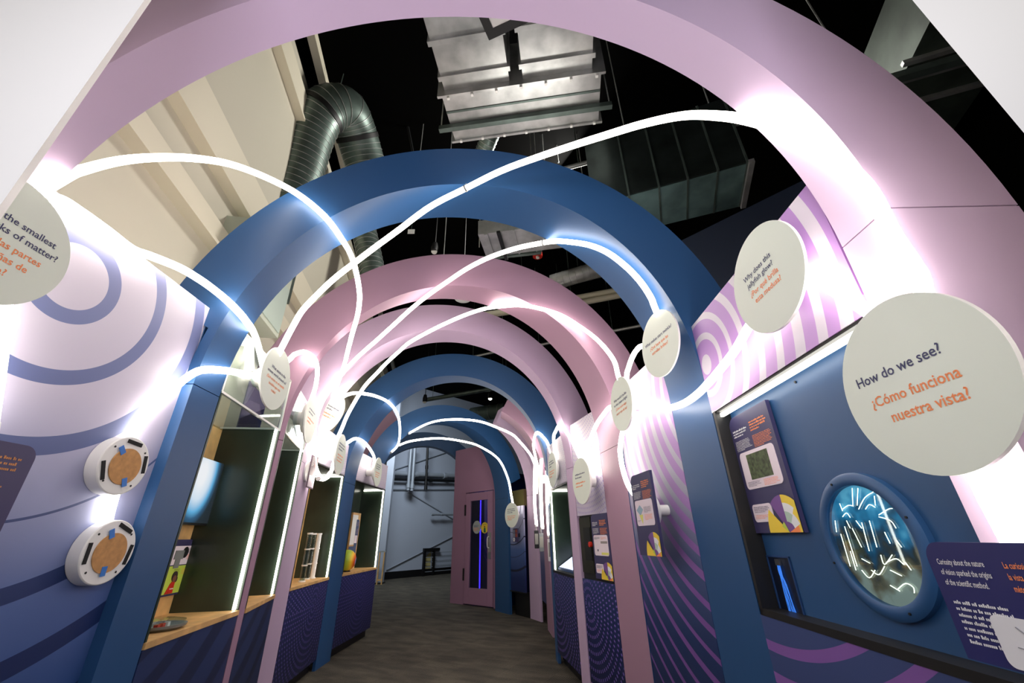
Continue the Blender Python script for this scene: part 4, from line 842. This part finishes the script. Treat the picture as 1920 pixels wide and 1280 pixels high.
# ------------------------------------------------------------------ under the roof
def hang(fr, x, y, z, t, rr=.006, top=7.0): part('hanger_rod', MB().cyl((x, y, z), (x, y, top), rr, 6), galv, t)
def frame_at(u, v, z, ang):
    p = onz(u, v, z); a = math.radians(ang); return Fr((p.x, p.y), (p.x+math.cos(a), p.y+math.sin(a)))
# big galvanised box duct and the twin ducts running into it (bottom faces 4.5 m up)
AN = -8
B0 = frame_at(853, 262, 4.5, AN); w0 = 1.30; d0 = .42
t = thing('plenum_duct', 'wide galvanised box duct hanging above the large blue arch', 'duct', B0, (w0/2, 0, 4.5))
part('casing', MB().box(-.0, w0, -d0, 0, 4.5, 5.0), galv, t)
part('flange', MB().box(-.03, w0+.03, -d0-.02, -d0, 4.46, 5.03).box(-.03, w0+.03, 0, .02, 4.48, 5.03), galv, t)
part('strut_channel', MB().box(-.10, w0+.10, -d0*.40, -d0*.40+.04, 4.44, 4.49), galvd, t)
part('stiffener', MB().box(0, w0, -d0*.66, -d0*.62, 4.492, 4.5), galvd, t)
for k in range(7): part('bolt', MB().box(.05+k*.2, .07+k*.2, -d0-.01, -d0+.01, 4.44, 4.46), rim, t); part('bolt', MB().box(.05+k*.2, .07+k*.2, -.01, .01, 4.46, 4.48), rim, t)
for x in (-.08, w0+.08): hang(B0, x, -d0*.38, 4.46, t)
for k, (xa, xb, lab) in enumerate(((.03, .57, 'left one of the twin galvanised ducts running over the lavender arch'), (.68, 1.23, 'right one of the twin galvanised ducts running over the lavender arch'))):
    t = thing('rectangular_duct', lab, 'duct', B0, ((xa+xb)/2, -1, 4.62), 'twin ducts')
    part('casing', MB().box(xa, xb, -2.2, -d0-.02, 4.525, 5.0), galv, t)
    for j in range(6): y = -d0-.12-j*.26; part('seam_flange', MB().box(xa-.02, xb+.02, y-.025, y+.012, 4.50, 5.02), galv, t)
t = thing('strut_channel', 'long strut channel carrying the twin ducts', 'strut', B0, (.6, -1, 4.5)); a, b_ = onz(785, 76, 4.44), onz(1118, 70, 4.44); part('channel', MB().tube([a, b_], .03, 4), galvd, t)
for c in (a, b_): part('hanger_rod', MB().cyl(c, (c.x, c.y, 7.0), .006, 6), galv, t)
# hanging black framed board at the top of the picture
P_, Q_, R_ = onz(917, 76, 3.9), onz(995, 40, 3.9), onz(898, 33, 3.9)
e1, e2 = (Q_-P_).normalized(), (R_-P_).normalized(); up = Vector((0, 0, 1))
t = thing('hanging_board', 'corner of a white board with a black frame under the twin ducts', 'sign', WORLD, tuple(P_))
def slab4(a0, a1, b0, b1, z0, z1):
    c = [P_+e1*a+e2*b for a, b in ((a0, b0), (a1, b0), (a1, b1), (a0, b1))]
    return MB().add([x+up*z0 for x in c]+[x+up*z1 for x in c], [(0, 3, 2, 1), (4, 5, 6, 7), (0, 1, 5, 4), (1, 2, 6, 5), (2, 3, 7, 6), (3, 0, 4, 7)])
part('face', slab4(.05, .75, .05, .55, .005, .015), white, t)
for a in ((0, .8, 0, .05), (0, .05, .0501, .55), (.75, .8, .0501, .55), (0, .8, .5501, .6)): part('frame_bar', slab4(*a, 0, .03), black, t)
for a, b in ((.02, .02), (.7, .5)): c = P_+e1*a+e2*b; part('hanger_rod', MB().cyl(c+up*.03, (c.x, c.y, 4.52), .006, 6), galv, t)
# spiral ducts
def spiral(label, P, r, step=.055, cuffs=(), k=10, mm=None, group='spiral ducts'):
    P = spline(P, k); t = thing('spiral_duct', label, 'duct', WORLD, tuple(P[0]), group)
    part('tube', MB().tube(P, r, 28), mm or galvd, t, True)
    mb = MB(); acc = 0
    for i in range(1, len(P)):
        L = (P[i]-P[i-1]).length; acc += L
        while acc > step:
            acc -= step; d = (P[i]-P[i-1]).normalized(); c = P[i]-d*acc; mb.tube([c-d*.004, c-d*.002, c+d*.002, c+d*.004], [r, r+.006, r+.006, r], 28, cap=False)
    part('seam_rib', mb, galv, t, True)
    c = P[len(P)//2]; part('hanger_rod', MB().cyl(c, (c.x, c.y, 7.0), .006, 6), galvd, t)
    for q in cuffs:
        c = P[int(q*(len(P)-1))]; d = (P[min(int(q*(len(P)-1))+1, len(P)-1)]-c).normalized(); part('cuff', MB().cyl(c-d*.03, c+d*.03, r+.012, 28), black, t, True)
    return t
def onY(u, v, Y): r = ray(u, v); return CAM+r*((Y-CAM.y)/r.y)
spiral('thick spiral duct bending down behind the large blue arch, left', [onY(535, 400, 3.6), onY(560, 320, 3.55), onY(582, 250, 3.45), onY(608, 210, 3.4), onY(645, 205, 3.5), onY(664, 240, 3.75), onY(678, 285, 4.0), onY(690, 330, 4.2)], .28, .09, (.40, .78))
spiral('spiral duct stub under the wide box duct', [onY(925, 240, 3.2), onY(916, 262, 3.25), onY(905, 290, 3.4)], .10, .04)
spiral('spiral duct passing upright behind the crossing light tubes', [onY(668, 380, 5.4), onY(684, 440, 5.4), onY(700, 520, 5.4)], .20, .10)
spiral('shiny spiral duct seen through the blue arch on the right', [onY(1035, 530, 6.4), onY(1085, 515, 6.2), onY(1150, 498, 6.0)], .15, .12, (), 6, galv)
spiral('spiral duct end at the far right edge above the lavender arch', [onY(1868, 345, 2.6), onY(1930, 335, 2.5), onY(2000, 325, 2.4)], .11, .16, (), 6, galv)
spiral('dark spiral duct near the far ceiling spotlight', [onY(885, 778, 12), onY(950, 768, 11.6), onY(1000, 760, 11.3)], .22, .3, (.5,), 6)
# second plenum seen between blue and mauve arch
B1 = frame_at(912, 482, 4.3, -10); w1 = 1.35
t = thing('plenum_duct', 'pale galvanised duct seen between the large blue arch and the mauve arch', 'duct', B1, (w1/2, 0, 4.3)); part('casing', MB().box(0, w1, -.42, 0, 4.3, 4.5), galv, t); part('flange', MB().box(.07, .11, -.42, .005, 4.285, 4.3).box(.40, .42, -.42, .005, 4.29, 4.3), galv, t); part('strut_channel', MB().box(.22, .26, -.45, .06, 4.26, 4.29), dark, t); hang(B1, -.04, -.2, 4.3, t); hang(B1, .62, .01, 4.3, t)
# dark ducts to the right
pa, pb, pc = onz(1405, 302, 3.9), onz(1175, 365, 3.9), onz(1385, 386, 3.9); B2 = Fr((pb.x, pb.y), (pa.x, pa.y)); w2 = B2.L; d2 = (pc-pa).dot(B2.n)
t = thing('rectangular_duct', 'large dull duct with cross seams behind the long light tube, right', 'duct', B2, (w2/2, 0, 3.9))
dk = mat('dark_duct', (58, 66, 64), .3, .7, .2, 3)
part('casing', MB().box(-.3, w2, 0, d2, 3.9, 4.7), dk, t)
for q in (.02, .28, .52, .76, .985): part('seam', MB().box(w2*q-.008, w2*q+.008, -.012, d2, 3.888, 4.7), galvd, t)
part('lit_bottom_face', MB().box(-.3, w2, .02, d2, 3.892, 3.9), mat('lit_duct_bottom', (120, 150, 148), .32, .5, .2, 3), t); part('corner_angle', MB().box(w2-.01, w2+.03, -.02, d2, 3.86, 3.9), galv, t); hang(B2, w2-.1, .1, 4.7, t); hang(B2, .1, .1, 4.7, t)  # paler bottom face: light on the duct's underside put into the colour
P1, P2, P3 = onz(1842, 165, 3.9), onz(1788, 243, 3.9), onz(1743, 42, 3.9); BD = Fr((P1.x, P1.y), (P2.x, P2.y))
wd = abs((P3-P1).dot(BD.n))
t = thing('rectangular_duct', 'greenish duct crossing the upper right corner beside the white wall', 'duct', BD, (0, wd/2, 3.9))
sg = 1 if (P3-P1).dot(BD.n) > 0 else -1; ya, yb = sorted((0, sg*wd))
part('casing', MB().box(-.85, .9, ya, yb, 3.9, 4.4), mat('green_duct', (74, 84, 76), .4, .5, .2, 4), t)
def sx(u, v): return (onz(u, v, 3.88)-BD.o).dot(BD.e)
for u, v in ((1790, 92), (1812, 118), (1832, 160)): q = sx(u, v); part('seam_flange', MB().box(q-.015, q+.015, ya-.05, yb+.05, 3.87, 3.9), galv, t)
q = sx(1800, 100); t = thing('strut_channel', 'strut channel below the greenish duct in the upper right corner', 'strut', BD, (q, 0, 3.8)); part('channel', MB().box(q-.03, q+.02, ya-.35, yb+.3, 3.80, 3.85), galvd, t); hang(BD, q, ya-.32, 3.85, t); hang(BD, q, yb+.27, 3.85, t)
# roof pipes, rods and cables
def bar(name, label, cat, a, b, r, mm, group=None, rods=(.1, .9), sq=False):
    t = thing(name, label, cat, WORLD, tuple((a+b)/2), group); part('bar', MB().cyl(a, b, r, 10), mm, t, True)
    for q in rods: c = a+(b-a)*q; part('hanger_rod', MB().cyl(c, (c.x, c.y, 7.0), .006, 6), galvd, t)
    return t
cb = mat('cream_bar', (204, 198, 176), .6)
bar('roof_beam', 'upper one of the twin cream bars seen through the blue arch on the right', 'beam', onY(1060, 562, 6.6), onY(1180, 540, 6.2), .055, cb, 'cream roof bars')
bar('roof_beam', 'lower one of the twin cream bars seen through the blue arch on the right', 'beam', onY(1060, 573, 6.6), onY(1185, 549, 6.2), .055, cb, 'cream roof bars')
bar('roof_beam', 'cream bar in the gap between the mauve and the lilac arch', 'beam', onY(900, 592, 7.4), onY(990, 578, 7.2), .07, cb, 'cream roof bars')
bar('conduit', 'thin conduit below the twin cream bars', 'pipe', onY(1140, 622, 7), onY(1230, 605, 6.6), .03, galv, 'roof conduits')
bar('conduit', 'thin conduit in the narrow gap beside the lilac arch', 'pipe', onY(1005, 648, 8), onY(1060, 636, 7.8), .03, galv, 'roof conduits')
bar('conduit', 'bright conduit just above the halfway blue arch', 'pipe', onY(880, 670, 9), onY(950, 655, 8.8), .03, galv, 'roof conduits')
bar('roof_pipe', 'long sloping sprinkler pipe above the blue arch by the door', 'pipe', onY(795, 750, 10.5), onY(960, 722, 10), .055, galvd, 'roof conduits')
bar('roof_pipe', 'long pale pipe crossing the dark roof on the right behind the long light tube', 'pipe', onY(1050, 318, 3.8), onY(1420, 222, 3.3), .03, galv, 'roof conduits')
bar('roof_pipe', 'black rod crossing the dark roof left of the wide box duct', 'pipe', onY(724, 30, 3.6), onY(775, 290, 4.4), .02, dark, 'roof conduits', ())
bar('roof_pipe', 'thin black pole in the dark roof right of the wide box duct', 'pipe', onY(1210, 100, 3.9), onY(1200, 260, 4.6), .02, dark, 'roof conduits', ())
bar('wall_pipe', 'dark shiny pipe along the top of the cream building wall', 'pipe', onY(542, 72, 2.9), onY(586, 215, 3.9), .06, galvd, None, ())
for k, (u, v0, v1, Y) in enumerate(((788, 160, 285, 4.2), (1020, 250, 300, 4.4), (1092, 235, 330, 4.4), (1047, 250, 305, 4.6))):
    t = thing('hanger_rod', ['thin rod hanging left of the wide box duct', 'thin rod below the wide box duct, left one', 'thin rod below the wide box duct, right one', 'thin rod below the wide box duct, middle one'][k], 'rod', WORLD, tuple(onY(u, v1, Y)), 'hanger rods'); a = onY(u, v1, Y); part('rod', MB().cyl(a, (a.x, a.y, 7.0), .007, 6), galv, t); part('nut', MB().cyl(a, a+Vector((0, 0, .03)), .014, 6), galv, t)
a, b_ = onY(805, 128, 3.9), onY(836, 255, 4.6); d = (b_-a); sd = Vector((.045, 0, 0))
t = thing('cable_ladder', 'perforated steel ladder strip hanging left of the wide box duct', 'bracket', WORLD, tuple(a))
part('side_rail', MB().cyl(a-sd, b_-sd, .012, 8).cyl(a+sd, b_+sd, .012, 8), galvd, t)
mb = MB()
for k in range(14): c = a+d*(k/13.5); mb.cyl(c-sd, c+sd, .007, 6)
part('rung', mb, galvd, t); part('hanger_rod', MB().cyl(a, (a.x, a.y, 7), .006, 6), galvd, t)
t = thing('roof_cable', 'black cable looping beside the wide box duct', 'cable', WORLD, tuple(onY(775, 262, 4.5))); part('cable', MB().tube(spline([onY(835, 137, 4.0), onY(820, 150, 4.1), onY(820, 200, 4.3), onY(805, 245, 4.5), onY(780, 262, 4.5)], 8), .014, 8), black, t, True); part('bracket', MB().cyl(onY(780, 262, 4.5), (onY(780, 262, 4.5).x, onY(780, 262, 4.5).y, 7), .006, 6), dark, t)
p = onY(771, 434, 5.6); t = thing('paper_tag', 'small white card hanging in the dark gap behind the blue arch', 'card', WORLD, tuple(p)); part('card', MB().box(p.x-.06, p.x+.06, p.y-.002, p.y+.002, p.z-.05, p.z+.05), white, t); part('string', MB().cyl(p+Vector((0, 0, .05)), (p.x, p.y, 7), .003, 5), galvd, t)
p = onY(1008, 481, 5.8); t = thing('fire_alarm', 'red round fire alarm under the roof, behind the blue arch', 'alarm', WORLD, tuple(p)); part('housing', MB().cyl(p, p+Vector((0, 0, .08)), .085, 24), red, t, True); part('strobe', MB().cyl(p+Vector((0, 0, -.03)), p, .03, 16), rim, t, True); part('hanger_rod', MB().cyl(p+Vector((0, 0, .08)), (p.x, p.y, 7), .01, 6), dark, t)
def spot(label, u, v, Y, lit):
    p = onY(u, v, Y); t = thing('track_spotlight', label, 'spotlight', WORLD, tuple(p), 'roof spotlights')
    part('can', MB().tube([p, p+Vector((0, .02, .10)), p+Vector((0, .04, .20))], [.055, .06, .04], 16), black, t, True); part('lens', MB().cyl(p+Vector((0, -.004, -.006)), p+Vector((0, 0, 0)), .05, 16), glow('spot_lit', (255, 250, 235), 12) if lit else rim, t); part('stem', MB().cyl(p+Vector((0, .04, .2)), (p.x, p.y+.04, 7), .01, 6), black, t)
spot('lit spotlight near the far ceiling, above the blue arch by the door', 919, 747, 10.5, True)
spot('unlit spotlight in the dark gap just over the mauve arch', 814, 471, 5.5, False)
spot('unlit spotlight at the left end of the sloping sprinkler pipe', 796, 753, 10.4, False)
t = thing('ceiling_lamp', 'round pale lamp peeking below the mauve arch top', 'lamp', WORLD, tuple(onY(868, 560, 5.0))); p = onY(868, 560, 5.0); part('shade', MB().tube([p+Vector((0, 0, -.03)), p, p+Vector((0, 0, .08))], [.06, .12, .13], 24), rim, t, True); part('cord', MB().cyl(p+Vector((0, 0, .08)), (p.x, p.y, 7), .006, 6), black, t)
# blue grey cabinets on the building wall behind the displays
c_ = WL.hit(510, 545, .35)
t = thing('wall_cabinet', 'pale green metal cabinet high on the cream wall behind the mauve arch', 'cabinet', WL, (c_[0], -.17, c_[1]-.35)); x = c_[0]
part('body', MB().box(x-.35, x+.35, -.35, 0, c_[1]-.3, c_[1]+.5), mat('pale_green_metal', (186, 194, 178), .5), t); part('door_panel', MB().box(x-.30, x+.32, -.36, -.351, c_[1]-.26, c_[1]+.2), mat('pale_aqua_metal', (178, 194, 184), .45), t); part('duct_stub', MB().box(x+.34, x+.40, -.35, 0, c_[1]+.1, c_[1]+1.0), galvd, t)
